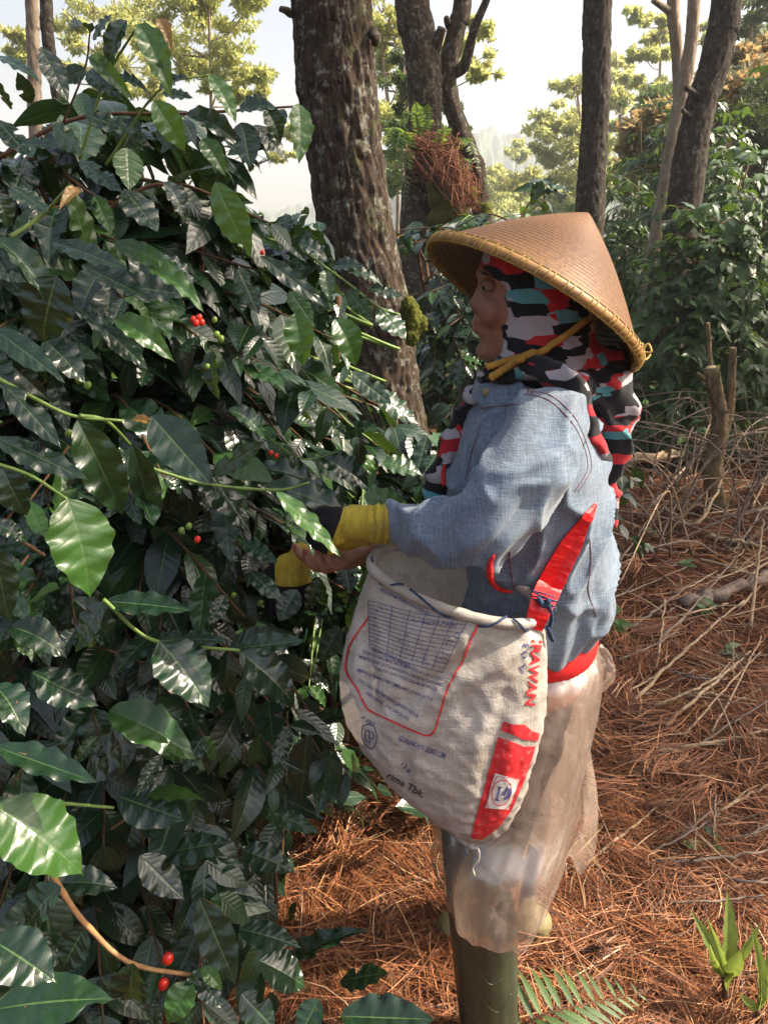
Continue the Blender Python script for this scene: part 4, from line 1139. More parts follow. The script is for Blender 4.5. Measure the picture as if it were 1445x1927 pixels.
# front zip edge, seams, pocket and button
zp = []
for y in np.linspace(752, 928, 34):                     # along the front edge of the jacket
    for x in range(790, 940):
        s_ = on_surface(JT, x + 10, y, 0.003)
        if s_ is not None and s_.y > 1.0:
            zp.append(s_); break
MB().add(*tube_data([tuple(p) for p in spline(zp[::5], 34)], [.0032] * 34, 8)).build('zip_edge', M_RED, jacket)
sm = MB()
for off in (0, 7):
    sm.add(*seam(JT, [(985 + off, 742 - off), (1030 + off, 752 - off), (1072 + off, 790 - off), (1098 + off, 840), (1105 + off, 880), (1094 + off, 905), (1080 + off, 925)], .0007, .0002, 60))
for off in (0, 9):
    sm.add(*seam(JT, [(998 + off, 712), (996 + off, 726), (993 + off, 742)], .001, .0006, 14))
sm.add(*seam(JT, [(1108, 1010), (1112, 1060), (1106, 1110), (1122, 1160)], .0009, .0003, 30))
sm.add(*seam(JT, [(905, 800), (888, 850), (876, 900)], .001, .0006, 20))
sm.add(*seam(JT, [(902, 768), (930, 765), (975, 760)], .001, .0006, 20))
sm.build('seam_stitching', M_STITCH, jacket)
wl = [(930, 1042), (922, 1062), (926, 1090), (942, 1107), (966, 1112)]
w = [on_surface(JT, x, y, 0.003) for x, y in spline(wl, 24)]
w = [tuple(p) for p in w if p is not None]
MB().add(*tube_data(w, [.0044 * math.sin(math.pi * (0.12 + 0.8 * i / len(w))) for i in range(len(w))], 8)).build('pocket_welt', M_RED, jacket)
MB().add(*seam(JT, [(958, 1038), (962, 1070), (968, 1108)], .0012, .0008, 16)).build('pocket_stitching', M_STITCH, jacket)
bp = on_surface(JT, 917, 738, 0.0015)
if bp is not None: 
    bt = MB().add(*ellipsoid(bp, (.0065, .003, .0065))); bt.build('button', M_BRASS, jacket)

# headscarf
hs = [loft_data([sect_ring(py, a, b + 12, HY + .002, ry + .010, 30, 2.2) for py, a, b, ry in
      ((436, 955, 1062, .036), (460, 916, 1095, .060), (490, 902, 1104, .069), (512, 903, 1104, .071), (526, 916, 1106, .072), (540, 921, 1107, .073), (560, 921, 1108, .073), (615, 919, 1104, .070), (660, 918, 1096, .068), (688, 920, 1096, .070), (708, 916, 1106, .078), (726, 922, 1108, .085))])]
hs += chain([(975, 694, 1.07, 16), (1015, 692, 1.04, 18), (1072, 718, 1.0, 20), (1112, 800, 1.03, 20), (1138, 868, 1.07, 16)])
hs += chain([(932, 694, 1.09, 20), (1000, 692, 1.06, 20), (1085, 728, 1.03, 26)])
hs += chain([(1060, 690, 1.13, 60), (1120, 710, 1.14, 62), (1148, 765, 1.15, 50), (1154, 830, 1.16, 36), (1148, 885, 1.16, 20)])
hs += chain([(1100, 680, 1.12, 45), (1160, 700, 1.13, 32), (1178, 760, 1.14, 16), (1172, 810, 1.15, 14)])
hs += chain([(1142, 860, 1.15, 20), (1146, 915, 1.16, 16), (1150, 962, 1.165, 15), (1152, 976, 1.165, 12)])
hs += chain([(925, 712, 1.12, 20), (888, 752, 1.18, 18), (860, 810, 1.19, 20), (840, 860, 1.19, 23), (824, 910, 1.19, 25), (816, 950, 1.18, 24)])
hs_me = fuse('headscarf', hs, 0.0045, 12, 0.5)
def scarf_folds(p, n):
    a = noise.noise((p.x * 22 + p.z * 20, p.y * 12, p.z * 12 - p.x * 10))
    low = 1.0 if p.z < 1.36 else 0.35
    b = noise.noise((p.x * 60 + p.z * 30, p.y * 30, p.z * 34 - p.x * 20))
    return low * (0.010 * (1 - abs(a)) ** 4 - 0.003 + 0.003 * b)
displace(hs_me, scarf_folds)
scarf = link('headscarf', hs_me, M_HIJAB, person)
props(scarf, 'headscarf printed with red, black, white and turquoise blocks')

# trousers, plastic wrap and boots
leg1 = fuse('trousers', chain([(965, 1235, 1.09, 100), (924, 1480, 1.06, 92), (908, 1610, 1.055, 80), (910, 1690, 1.045, 66)]) +
            chain([(1000, 1235, 1.20, 96), (962, 1470, 1.26, 76), (952, 1640, 1.31, 56), (954, 1690, 1.32, 50)]), 0.008, 4)
displace(leg1, lambda p, n: 0.008 * noise.noise((p.x * 12, p.y * 12, p.z * 20)))
link('trousers', leg1, M_TROUSER, person)

def sheet_loft(secs, n, rows, fold):
    secs = np.array(secs, dtype=float)
    s = spline(secs, rows)
    rings = []
    for i, (py, a, b, y, ry) in enumerate(s):
        r = sect_ring(py, a, b, y, ry, n, 2.1)
        c = Vector((sum(p[0] for p in r) / n, y, r[0][2]))
        out = []
        for k, p in enumerate(r):
            p = Vector(p); d = (p - c); d.z = 0; d.normalize()
            f, dz = fold(i / (rows - 1), 2 * math.pi * k / n)
            q = p + d * f; q.z += dz
            out.append(tuple(q))
        rings.append(out)
    return loft_data(rings, False)
def skirt_fold(v, a):
    g = noise.noise((math.cos(a) * 2.2 + v * 1.6, math.sin(a) * 2.2, v * 2.2))
    h = noise.noise((math.cos(a) * 6 + v * 5, math.sin(a) * 6, v * 3.5 + 4))
    w = noise.noise((math.cos(a) * 13 + v * 14, math.sin(a) * 13, v * 13))
    s = math.sin(a * 7 + 3.0 * g + v * 4.5)
    f = (0.15 + v) * (0.013 * g + 0.006 * h + 0.0045 * s) + 0.0012 * w - 0.002
    dz = v ** 6 * 0.008 * g
    return f, dz
sk = sheet_loft([(1196, 858, 1106, 1.15, .14), (1225, 850, 1126, 1.15, .155), (1290, 838, 1122, 1.15, .162), (1370, 826, 1100, 1.145, .168), (1450, 816, 1078, 1.14, .175),
                 (1510, 806, 1058, 1.12, .19), (1560, 808, 1044, 1.11, .19), (1600, 814, 1032, 1.10, .188), (1632, 822, 1020, 1.095, .184)], 180, 90, skirt_fold)
skirt = MB().add(*sk).build('plastic_wrap', M_PLASTIC, person)
props(skirt, 'crinkled clear plastic sheet wrapped round the legs')
# loose end of the plastic hanging behind, and the torn corner at the waist
def sheet_grid(rows, nu, nv, fn, jag=0.0):
    A = spline(np.array([[*r[0], *r[1]] for r in rows], dtype=float), nv)
    v, f = [], []
    for j in range(nv):
        a, b = P(*A[j][:3]), P(*A[j][3:])
        for i in range(nu):
            s = i / (nu - 1); t = j / (nv - 1)
            p = a.lerp(b, s)
            o = fn(s, t)
            v.append((p.x + o * 0.3, p.y + o, p.z))
    for j in range(nv - 1):
        for i in range(nu - 1):
            k = j * nu + i
            f.append((k, k + 1, k + nu + 1, k + nu))
    return v, f
fl = sheet_grid([((1040, 1290, 1.27), (1112, 1290, 1.25)), ((1045, 1380, 1.28), (1108, 1385, 1.24)), ((1040, 1480, 1.29), (1124, 1490, 1.23)), ((1030, 1570, 1.29), (1122, 1580, 1.23)), ((1020, 1625, 1.30), (1098, 1628, 1.23))],
                24, 40, lambda s, t: 0.02 * math.sin(s * 9 + t * 2.5) * (0.3 + t) + 0.008 * noise.noise((s * 9, t * 9, 2)))
MB().add(*fl).build('loose_plastic_end', M_PLASTIC, person)
fl = sheet_grid([((1100, 1212, 1.20), (1132, 1210, 1.19)), ((1098, 1240, 1.20), (1148, 1238, 1.18)), ((1096, 1270, 1.20), (1158, 1272, 1.17)), ((1094, 1300, 1.20), (1134, 1296, 1.18))],
                14, 18, lambda s, t: 0.012 * math.sin(s * 6 + t * 5) + 0.012 * noise.noise((s * 7, t * 7, 7)))
MB().add(*fl).build('torn_plastic_corner', M_PLASTIC, person)

def boot(leg_px, foot_y, shaft, heel_px, toe_px, ground_py, mat_foot):
    sh = chain(shaft)
    he = PZ(heel_px, ground_py, 0.0); to = PZ(toe_px, ground_py, 0.0)
    d = (to - he).normalized(); up = Vector((0, 0, 1))
    a = he + d * .035 + up * .05; 
    sh += [capsule(a, he + d * .10 + up * .055, .040, .043), capsule(he + d * .10 + up * .05, to - d * .045 + up * .036, .042, .034)]
    me = fuse('boot', sh, 0.005, 6)
    vs_ = coords(me).copy(); vs_[:, 2] = np.maximum(vs_[:, 2], 0.006)
    me.vertices.foreach_set('co', vs_.ravel()); me.update()
    displace(me, lambda p, n: 0.0016 * noise.noise((p.x * 25, p.y * 25, p.z * 9)))
    o = link('boot', me, mat_foot, person)
    mid = (he + to) / 2; L = (to - he).length / 2
    ring = []
    for zz, k in ((0.002, 1.0), (0.012, 1.03), (0.022, 1.02), (0.026, .96)):
        r = []
        for q in range(40):
            t = 2 * math.pi * q / 40
            s_ = math.cos(t); wd = .045 * (1.0 - .16 * s_ * (1 if s_ < 0 else -.5))
            w_ = Vector((-d.y, d.x, 0)) * (math.copysign(abs(math.sin(t)) ** .8, math.sin(t)) * wd * k)
            r.append(tuple(mid + d * (math.copysign(abs(s_) ** .8, s_) * (L + .006) * k) + w_ + up * zz))
        ring.append(r)
    MB().add(*loft_data(ring)).build('sole', M_SOLE, o)
    return o
bn = boot(0, 0, [(903, 1640, 1.035, 68), (908, 1720, 1.03, 65), (913, 1820, 1.03, 61), (917, 1900, 1.03, 56), (922, 1955, 1.03, 54)], 985, 765, 2004, M_BOOT)
props(bn, 'near dark olive rubber boot')
M_BOOT2 = plain('sunlit_olive_rubber', (0.19, 0.16, 0.075), 0.55, 14, 0.35, 0.2, 0.003, 0.4)  # lighter, yellower copy of the olive rubber, with sunlight put into its colour
bf = boot(0, 0, [(955, 1560, 1.31, 54), (957, 1640, 1.31, 51), (962, 1700, 1.315, 46), (968, 1728, 1.315, 42)], 1032, 808, 1768, M_BOOT2)
props(bf, 'far olive rubber boot coloured yellowish as if sunlit')
BTM = bvh_of(bn.data)
rb = MB()
for pts in ([(862, 1800), (900, 1870), (935, 1905), (962, 1870)], [(880, 1790), (918, 1850), (945, 1842)], [(858, 1868), (885, 1908), (905, 1940)]):
    rb.add(*seam(BTM, pts, .0009, .0, 30))
rb.build('moulded_rib', M_BOOT, bn)

# gloved hand
gl = chain([(762, 984, 1.003, 36), (738, 985, 1.01, 40), (708, 987, 1.02, 38)]) + chain([(708, 987, 1.02, 36), (668, 985, 1.03, 36), (640, 992, 1.035, 32)]) + [cap3((690, 1000, 1.03), (648, 1008, 1.04), 26, 24)]
for js in ([(640, 970, 1.03, 17), (605, 965, 1.055, 14), (588, 985, 1.075, 13)], [(632, 985, 1.025, 17), (594, 990, 1.045, 15), (588, 1012, 1.062, 14), (606, 1022, 1.06, 12)],
           [(634, 1000, 1.022, 16), (602, 1006, 1.035, 14), (598, 1024, 1.052, 13), (616, 1030, 1.052, 12)], [(640, 1012, 1.022, 15), (616, 1018, 1.03, 13), (612, 1032, 1.042, 12), (628, 1034, 1.045, 11)],
           [(680, 1012, 1.05, 16), (650, 1024, 1.065, 14), (628, 1022, 1.075, 12)]):
    gl += chain(js)
gl_me = fuse('glove', gl, 0.0032, 3, 0.5)
displace(gl_me, lambda p, n: 0.0022 * math.sin(p.x * 520) * max(0, min(1, (proj(p)[0] - 690) / 20)) + 0.0012 * noise.noise((p.x * 70, p.y * 70, p.z * 70)))
def two_tone(name, tests):
    "yellow knit that turns black past each boundary (a place and a direction)"
    t = NT(name)
    co = t.coord('Object')
    m = None
    for p0, d in tests:
        dp = t.n('ShaderNodeVectorMath', operation='DOT_PRODUCT'); t.l(co, dp.inputs[0]); dp.inputs[1].default_value = d
        q = t.math('GREATER_THAN', t.math('ADD', dp.outputs['Value'], t.math('MULTIPLY', t.math('SUBTRACT', t.noise(co, 60.0, 2), 0.5), 0.004)), Vector(d).dot(p0))
        m = q if m is None else t.math('MAXIMUM', m, q)
    n = t.noise(t.coord('Object', (5, 1, 1)), 45.0, 5, 0.6)
    dirt = t.ramp(t.noise(co, 22.0, 5, 0.65), [(0.45, 0.0), (0.75, 0.7)])
    col = t.mix(dirt, t.ramp(n, [(0.3, (0.26, 0.20, 0.025)), (0.7, (0.46, 0.37, 0.05))]), (0.22, 0.15, 0.05))
    t.set(color=t.mix(m, col, (0.012, 0.012, 0.016)), rough=0.9, spec=0.15)
    t.bump(t.noise(t.coord('Object', (2, 1, 1)), 260.0, 3), 0.5, 0.002)
    return t.m
glove = link('work_glove', gl_me, two_tone('yellow_black_knit', [(P(634, 990, 1.03), (-1, 0, .35))]), person)
props(glove, 'yellow knitted glove with black fingers on the raised hand')

# the second glove, taken off and dangling from the bare fingers
g2 = [cap3((566, 1040, 1.16), (552, 1082, 1.165), 20, 32), cap3((540, 1062, 1.165), (540, 1094, 1.165), 22, 28)]
for js in ([(538, 1066, 1.165, 20), (512, 1080, 1.17, 17), (500, 1108, 1.175, 13)], [(532, 1096, 1.165, 18), (520, 1124, 1.17, 15), (516, 1150, 1.17, 12)],
           [(552, 1102, 1.165, 18), (552, 1128, 1.165, 15), (548, 1154, 1.165, 12)], [(570, 1096, 1.165, 18), (584, 1120, 1.165, 14), (590, 1142, 1.165, 11)]):
    g2 += chain(js)
g2_me = fuse('dangling_glove', g2, 0.0035, 3)
props(link('work_glove', g2_me, two_tone('loose_glove_knit', [(P(550, 1092, 1.165), (0, 0, -1)), (P(520, 1080, 1.165), (-1, 0, 0))])), 'empty yellow and black glove dangling from the bare fingers', 'glove')

# ------------------------------------------------------------------ hat
def mat_weave():
    t = NT('woven_bamboo')
    uv = t.n('ShaderNodeUVMap'); sp = t.n('ShaderNodeSeparateXYZ'); t.l(uv.outputs[0], sp.inputs[0])
    wob = t.math('MULTIPLY', t.math('SUBTRACT', t.noise(t.coord('Object'), 14.0, 3), 0.5), 0.5)
    vv = t.math('ADD', t.math('MULTIPLY', sp.outputs[1], 30.0), wob)
    row = t.math('FLOOR', vv)
    zig = t.math('PINGPONG', row, 3.0)
    uu = t.math('ADD', t.math('MULTIPLY', sp.outputs[0], 46.0), t.math('ADD', t.math('MULTIPLY', zig, 0.25), wob))
    ph = t.math('FRACT', uu)
    over = t.math('GREATER_THAN', ph, 0.5)
    fr = t.math('FRACT', vv)
    slit = t.math('MULTIPLY', t.math('LESS_THAN', t.math('ABSOLUTE', t.math('SUBTRACT', ph, 0.5)), 0.055), t.math('GREATER_THAN', t.noise(t.coord('Object'), 40.0, 3), 0.42))
    stripn = t.noise(t.coord('UV', (60, 9, 1)), 3.0, 3)
    col = t.ramp(stripn, [(0.3, (0.100, 0.042, 0.011)), (0.55, (0.148, 0.066, 0.018)), (0.75, (0.20, 0.100, 0.031))])
    col = t.mix(t.math('MULTIPLY', over, 0.25), col, (0.14, 0.062, 0.02))
    col = t.mix(t.math('MULTIPLY', slit, 0.75), col, (0.075, 0.035, 0.02))
    t.set(color=col, rough=0.55, spec=0.35)
    h = t.math('ADD', t.math('MULTIPLY', over, 0.5), t.math('SUBTRACT', t.math('MULTIPLY', t.math('SINE', t.math('MULTIPLY', fr, math.pi)), 0.5), slit))
    t.bump(h, 0.55, 0.0025)
    return t.m
M_WEAVE = mat_weave()
M_RIMBAND = plain('bamboo_rim', (0.26, 0.14, 0.045), 0.5, 40, 0.35, 0.3, 0.002, 0.4, (1, 1, 1))
M_BIND = plain('yellow_binding', (0.30, 0.20, 0.045), 0.5, 90, 0.3, 0.1, 0.001, 0.4)
M_STRAP = plain('ochre_cloth_strap', (0.36, 0.20, 0.04), 0.8, 50, 0.35, 0.3, 0.002, 0.2)
F_ = ray(1003, 574).normalized(); R_ = F_.cross(Vector((0, 0, 1))).normalized(); U_ = R_.cross(F_)
al = math.radians(13.0)
HN = (math.cos(al) * (0.475 * R_ + 0.88 * U_).normalized() + math.sin(al) * F_).normalized()
HC = P(1003, 574, 1.14)
HX = (0.88 * R_ - 0.475 * U_); HX = (HX - HN * HX.dot(HN)).normalized(); HYv = HN.cross(HX)
HR, HH = px2m(222, HC), px2m(196, HC)
hat = empty('conical_hat', HC, 'conical woven bamboo hat with stitched yellow rim on the head of the person', 'hat')
def hat_pt(a, s, off=0.0):
    "s runs from rim 0 to apex 1"
    r = HR * (1 - s) ** 0.96 if s < 1 else 0.0
    z = HH * (s - 0.05 * math.sin(math.pi * s) * -1.0)
    if s > 0.95: z -= HH * 0.3 * (s - 0.95) ** 1.3
    wv = 1 + 0.004 * math.sin(5 * a + 1)
    return HC + HX * (r * wv * math.cos(a)) + HYv * (r * wv * math.sin(a)) + HN * (z + off)
for nm, off in (('woven_cone', 0.0), ('woven_lining', -0.006)):
    v, f, uv = [], [], []
    NA, NS = 120, 40
    for j in range(NS + 1):
        for i in range(NA + 1):
            s = j / NS * 0.995
            v.append(tuple(hat_pt(2 * math.pi * i / NA, s, off))); uv.append((i / NA, s))
    for j in range(NS):
        for i in range(NA):
            k = j * (NA + 1) + i
            f.append((k, k + 1, k + NA + 2, k + NA + 1))
    MB().add(v, f, uv).build(nm, M_WEAVE, hat)
rim_rings = []
prof = [(0.001, 0.0060), (0.0040, 0.0048), (0.0050, -0.001), (0.0042, -0.0068), (0.001, -0.0078), (-0.003, -0.003), (-0.003, 0.004)]
for i in range(120):
    a = 2 * math.pi * i / 120
    rad = HX * math.cos(a) + HYv * math.sin(a)
    rim_rings.append([tuple(HC + rad * (HR + x) + HN * z) for x, z in prof])
v, f = loft_data(rim_rings + [rim_rings[0]], False)
MB().add(v, f).build('rim_band', M_RIMBAND, hat)
st = MB()
for i in range(86):
    a = 2 * math.pi * (i + 0.25 * math.sin(i * 2.3)) / 86
    pts = []
    for x, z in ((0.000, 0.0072), (0.0042, 0.0058), (0.0058, -0.001), (0.0050, -0.0074), (0.001, -0.0088), (-0.0042, -0.006), (-0.004, 0.002)):
        rad = HX * math.cos(a + z * .8) + HYv * math.sin(a + z * .8)
        pts.append(tuple(HC + rad * (HR + x) + HN * z))
    st.add(*tube_data(spline(pts, 12), 0.0009, 5))
for z0 in (0.0066, -0.0080):
    pts = [tuple(HC + (HX * math.cos(b) + HYv * math.sin(b)) * (HR + 0.0028) + HN * z0) for b in np.linspace(0, 2 * math.pi, 121)]
    st.add(*tube_data(pts, 0.0010, 5))
st.build('rim_stitching', M_BIND, hat)
HT = bvh_of(hs_me)
def strap_path(pts, lift):
    q = []
    for x, y, yy in spline(pts, 30):
        s = on_surface(HT, x, y, lift)
        w = P(x, y, yy)
        q.append(tuple(s if s is not None and abs(s.y - w.y) < 0.12 else w))
    return q
sp_ = MB()
sp_.add(*tube_data(strap_path([(1100, 600, 1.04), (1060, 632, 1.05), (1015, 662, 1.06), (985, 675, 1.06), (950, 684, 1.07), (917, 694, 1.10)], .004), [.005] * 30, 8))
sp_.add(*tube_data(strap_path([(990, 676, 1.06), (965, 690, 1.06), (940, 702, 1.07), (925, 708, 1.09)], .006), [.0055] * 30, 8))
sp_.build('chin_strap', M_STRAP, hat)
kn = MB()
c = P(1207, 662, 1.13)
for k in range(4):
    a = k * 1.7
    kn.add(*tube_data(spline([c, c + Vector((.012 * math.cos(a), -.004, .012 * math.sin(a))), c + Vector((.014 * math.cos(a + .9), .004, .014 * math.sin(a + .9))), c], 12), .0018, 5))
kn.build('yellow_knot', M_BIND, hat)
# ------------------------------------------------------------------ picking sack
def mat_sack():
    t = NT('woven_plastic_sack')
    co = t.coord('Object')
    wv = t.math('ADD', t.noise(t.coord('Object', (30, 30, 700)), 1.0, 2), t.noise(t.coord('Object', (700, 700, 30)), 1.0, 2))
    g = t.noise(co, 7.0, 6, 0.7)
    col = t.ramp(wv, [(0.6, (0.30, 0.285, 0.265)), (1.3, (0.46, 0.44, 0.415))])
    col = t.mix(t.ramp(g, [(0.38, 0.0), (0.66, 0.7)]), col, (0.27, 0.22, 0.16))
    fine = t.noise(co, 60.0, 5, 0.7)
    col = t.mix(t.ramp(fine, [(0.52, 0.0), (0.70, 0.5)]), col, (0.20, 0.17, 0.14))
    t.set(color=col, rough=0.62, spec=0.3)
    cr = t.noise(co, 38.0, 5, 0.65, 1.2)
    t.bump(t.math('ADD', t.math('MULTIPLY', wv, 0.25), cr), 0.55, 0.0045)
    t.translucent(0.16, (0.55, 0.48, 0.40))
    return t.m
M_SACK = mat_sack()
def ink(name, c):
    t = NT(name)
    n = t.noise(t.coord('Object'), 130.0, 4, 0.7)
    t.set(color=t.mix(t.ramp(n, [(0.55, 0.0), (0.80, 0.6)]), c, (0.42, 0.39, 0.36)), rough=0.55, spec=0.3)
    t.bump(t.noise(t.coord('Object'), 45.0, 4, 0.7), 0.5, 0.003)
    return t.m
M_INKB, M_INKR, M_INKK, M_INKW = ink('blue_ink', (0.055, 0.06, 0.17)), ink('red_ink', (0.50, 0.022, 0.028)), ink('black_ink', (0.03, 0.03, 0.045)), ink('white_ink', (0.58, 0.55, 0.52))
M_CORD = plain('blue_cord', (0.03, 0.05, 0.10), 0.8, 200, 0.4, 0.3, 0.001, 0.2)
M_REDSTRAP = plain('red_vinyl_strap', (0.62, 0.012, 0.015), 0.38, 25, 0.15, 0.5, 0.004, 0.5)
M_STRING = plain('dirty_white_string', (0.40, 0.36, 0.28), 0.9, 90, 0.3, 0.3, 0.001, 0.2)

Lp = [(703, 1052, 1.02), (664, 1170, 1.0), (643, 1250, .985), (645, 1320, .97), (672, 1380, .955), (715, 1440, .945), (770, 1497, .94), (830, 1543, .935), (880, 1586, .93)]
Rp = [(1012, 1160, .945), (1024, 1215, .945), (1027, 1290, .945), (1018, 1370, .942), (1002, 1430, .94), (986, 1475, .938), (965, 1525, .936), (936, 1563, .933), (896, 1589, .93)]
NV, NU = 90, 160
LS, RS = spline(Lp, NV + 1), spline(Rp, NV + 1)
sack_root = empty('picking_sack', PZ(880, 1590, 0.62), 'dirty white woven plastic sack with red print slung at the hip', 'sack')
def sack_pt(th, j):
    v = j / NV
    a, b = P(*LS[j]), P(*RS[j])
    d = b - a
    n = Vector((d.y, -d.x, 0)).normalized()
    if n.y > 0: n = -n
    n = (n + Vector((0, 0, 0.0))).normalized()
    t = (1 - math.cos(th)) / 2
    full = math.sin(math.pi * min(1, 0.30 + 0.72 * v)) ** 0.75 if v < 0.98 else 0.1
    front, back = 0.078 * full + 0.004, 0.062 * full + 0.002
    s = math.sin(th)
    s = math.copysign(abs(s) ** 0.85, s)
    p = a + d * t + n * (front * s if s > 0 else back * s)
    if s < 0: p.z += 0.02 * (-s) * (1 - v) ** 6
    return p
def seg_dist(x, y, a, b):
    ax, ay, bx, by = *a, *b
    k = ((x - ax) * (bx - ax) + (y - ay) * (by - ay)) / ((bx - ax) ** 2 + (by - ay) ** 2)
    k = max(0, min(1, k))
    nx, ny = -(by - ay), bx - ax
    L = math.hypot(nx, ny)
    sd = ((x - ax) * nx + (y - ay) * ny) / L
    return math.hypot(x - ax - k * (bx - ax), y - ay - k * (by - ay)), sd, k
v, f, uv = [], [], []
creases = [((1000, 1170), (715, 1345), .010, 17), ((995, 1185), (880, 1265), .005, 9), ((985, 1168), (850, 1215), .004, 9), ((690, 1150), (700, 1360), .006, 12), ((955, 1290), (900, 1560), .004, 16), ((760, 1380), (760, 1480), .003, 14)]
for j in range(NV + 1):
    for i in range(NU):
        th = 2 * math.pi * i / NU
        p = sack_pt(th, j)
        x, y, _ = proj(p)
        o = 0.003 * noise.noise((p.x * 24, p.y * 24, p.z * 24)) + 0.0022 * (1 - abs(noise.noise((p.x * 30 + p.z * 22, p.y * 20, p.z * 30 - p.x * 12)))) ** 6 + 0.002 * noise.noise((p.x * 80, p.y * 60, p.z * 80))
        if math.sin(th) > -0.1:
            for a, b, dep, w in creases:
                ds, sd, k = seg_dist(x, y, a, b)
                g = math.sin(math.pi * min(1, max(0, 0.12 + 0.8 * k))) 
                o -= dep * g * math.exp(-(ds / w) ** 2) - 0.5 * dep * g * math.exp(-((ds - 1.9 * w) / w) ** 2)
        q = sack_pt(th + .05, j) - sack_pt(th - .05, j)
        r = sack_pt(th, min(NV, j + 1)) - sack_pt(th, max(0, j - 1))
        nn = q.cross(r)
        if nn.length > 1e-9: nn.normalize()
        if nn.dot(Vector((0, -1, 0))) * (1 if math.sin(th) >= 0 else -1) < 0: nn = -nn
        o *= min(1, j / 4) 
        p = p + nn * o
        v.append(tuple(p)); uv.append((i / NU, j / NV))
for j in range(NV):
    for i in range(NU):
        i2 = (i + 1) % NU
        f.append((j * NU + i, j * NU + i2, (j + 1) * NU + i2, (j + 1) * NU + i))
sack_me = MB().add(v, f, uv).mesh('sack_cloth')
sack_cloth = link('sack_cloth', sack_me, M_SACK, sack_root)
ST = bvh_of(sack_me)
# rolled mouth
rim = [Vector(v[i]) for i in range(NU)]
rimpath = [tuple(p + Vector((0, 0, 0.002))) for p in rim] + [tuple(rim[0] + Vector((0, 0, 0.002)))]
rr = [0.0078 + 0.0016 * noise.noise((i * .25, 0, 0)) for i in range(NU + 1)]
MB().add(*tube_data(rimpath, rr, 10, False)).build('rolled_mouth', M_SACK, sack_root)
cd = MB()
for i0, i1, k in ((4, 14, 1), (16, 28, -1), (30, 44, 1), (50, 60, -1), (62, 70, 1)):
    pts = []
    for s in np.linspace(0, 1, 18):
        i = i0 + (i1 - i0) * s
        p = Vector(rimpath[int(i)]).lerp(Vector(rimpath[int(i) + 1]), i - int(i))
        a = k * (-1.3 + 3.0 * s)
        pts.append(tuple(p + Vector((0.25 * math.cos(a) * .0096, -math.cos(a) * .0098, -math.sin(a) * .0098))))
    cd.add(*tube_data(pts, 0.0016, 6))
cd.build('binding_cord', M_CORD, sack_root)
# seam at the bottom with its loose string
tip = P(890, 1590, .928)
MB().add(*tube_data(spline([P(830, 1546, .93), P(858, 1572, .928), P(884, 1592, .926), P(896, 1594, .926)], 20), [.004] * 20, 8)).build('bottom_seam', M_SACK, sack_root)
MB().add(*tube_data(spline([tip, P(900, 1600, .926), P(900, 1618, .926), P(889, 1632, .926), P(893, 1648, .926)], 20), .0017, 6)).build('loose_string', M_STRING, sack_root)

# print on the cloth
def decal(pts, name, mat, lift=0.0012, sub=3):
    bm = bmesh.new()
    bm.faces.new([bm.verts.new((x, y, 0)) for x, y in pts])
    bmesh.ops.triangulate(bm, faces=bm.faces)
    for _ in range(sub): bmesh.ops.subdivide_edges(bm, edges=bm.edges, cuts=1, use_grid_fill=True)
    bmesh.ops.triangulate(bm, faces=bm.faces)
    dead = []
    for q in bm.verts:
        p = on_surface(ST, q.co.x, q.co.y, lift)
        if p is None: dead.append(q)
        else: q.co = p
    bmesh.ops.delete(bm, geom=dead, context='VERTS')
    me = bpy.data.meshes.new(name); bm.to_mesh(me); bm.free()
    me.polygons.foreach_set('use_smooth', np.ones(len(me.polygons), dtype=bool))
    return link(name, me, mat, sack_root)
def stroke(mb, pts, w, n=60, lift=0.0014, sm=True):
    pts = spline(pts, n) if sm else spline(pts, n)
    q = []
    for i, (x, y) in enumerate(pts):
        a, b = pts[max(0, i - 1)], pts[min(n - 1, i + 1)]
        dx, dy = b[0] - a[0], b[1] - a[1]
        L = math.hypot(dx, dy) + 1e-9
        l = on_surface(ST, x - dy / L * w / 2, y + dx / L * w / 2, lift); r = on_surface(ST, x + dy / L * w / 2, y - dx / L * w / 2, lift)
        q.append((l, r))
    vv, ff = [], []
    for l, r in q:
        if l is None or r is None:
            vv += [None, None]
        else: vv += [tuple(l), tuple(r)]
    ok = [x if x is not None else (0, 0, 0) for x in vv]
    for i in range(n - 1):
        if None not in (vv[2 * i], vv[2 * i + 1], vv[2 * i + 2], vv[2 * i + 3]): ff.append((2 * i, 2 * i + 1, 2 * i + 3, 2 * i + 2))
    mb.add(ok, ff)
def text_on(s, a, b, cap_px, mat, bold=0.0, tree=None, lift=0.0013, flip=False):
    cu = bpy.data.curves.new('t', 'FONT'); cu.body = s; cu.offset = bold; cu.resolution_u = 3
    o = bpy.data.objects.new('t', cu); COL.objects.link(o)
    dg = bpy.context.evaluated_depsgraph_get(); dg.update()
    me = bpy.data.meshes.new_from_object(o.evaluated_get(dg))
    bpy.data.objects.remove(o)
    c = coords(me)
    if len(c) == 0: return
    x0, x1 = c[:, 0].min(), c[:, 0].max()
    ax, ay, bx, by = *a, *b
    L = math.hypot(bx - ax, by - ay); ux, uy = (bx - ax) / L, (by - ay) / L
    bm = bmesh.new(); bm.from_mesh(me)
    dead = []
    for q in bm.verts:
        s_ = (q.co.x - x0) / (x1 - x0) * L; h = q.co.y / 0.70 * cap_px
        p = on_surface(ST, ax + ux * s_ + uy * h, ay + uy * s_ - ux * h, lift)
        if p is None: dead.append(q)
        else: q.co = p
    bmesh.ops.delete(bm, geom=dead, context='VERTS')
    bm.to_mesh(me); bm.free()
    me.name = 'printed_line'
    me.materials.clear()
    return link('printed_line', me, mat, sack_root)
border = MB()
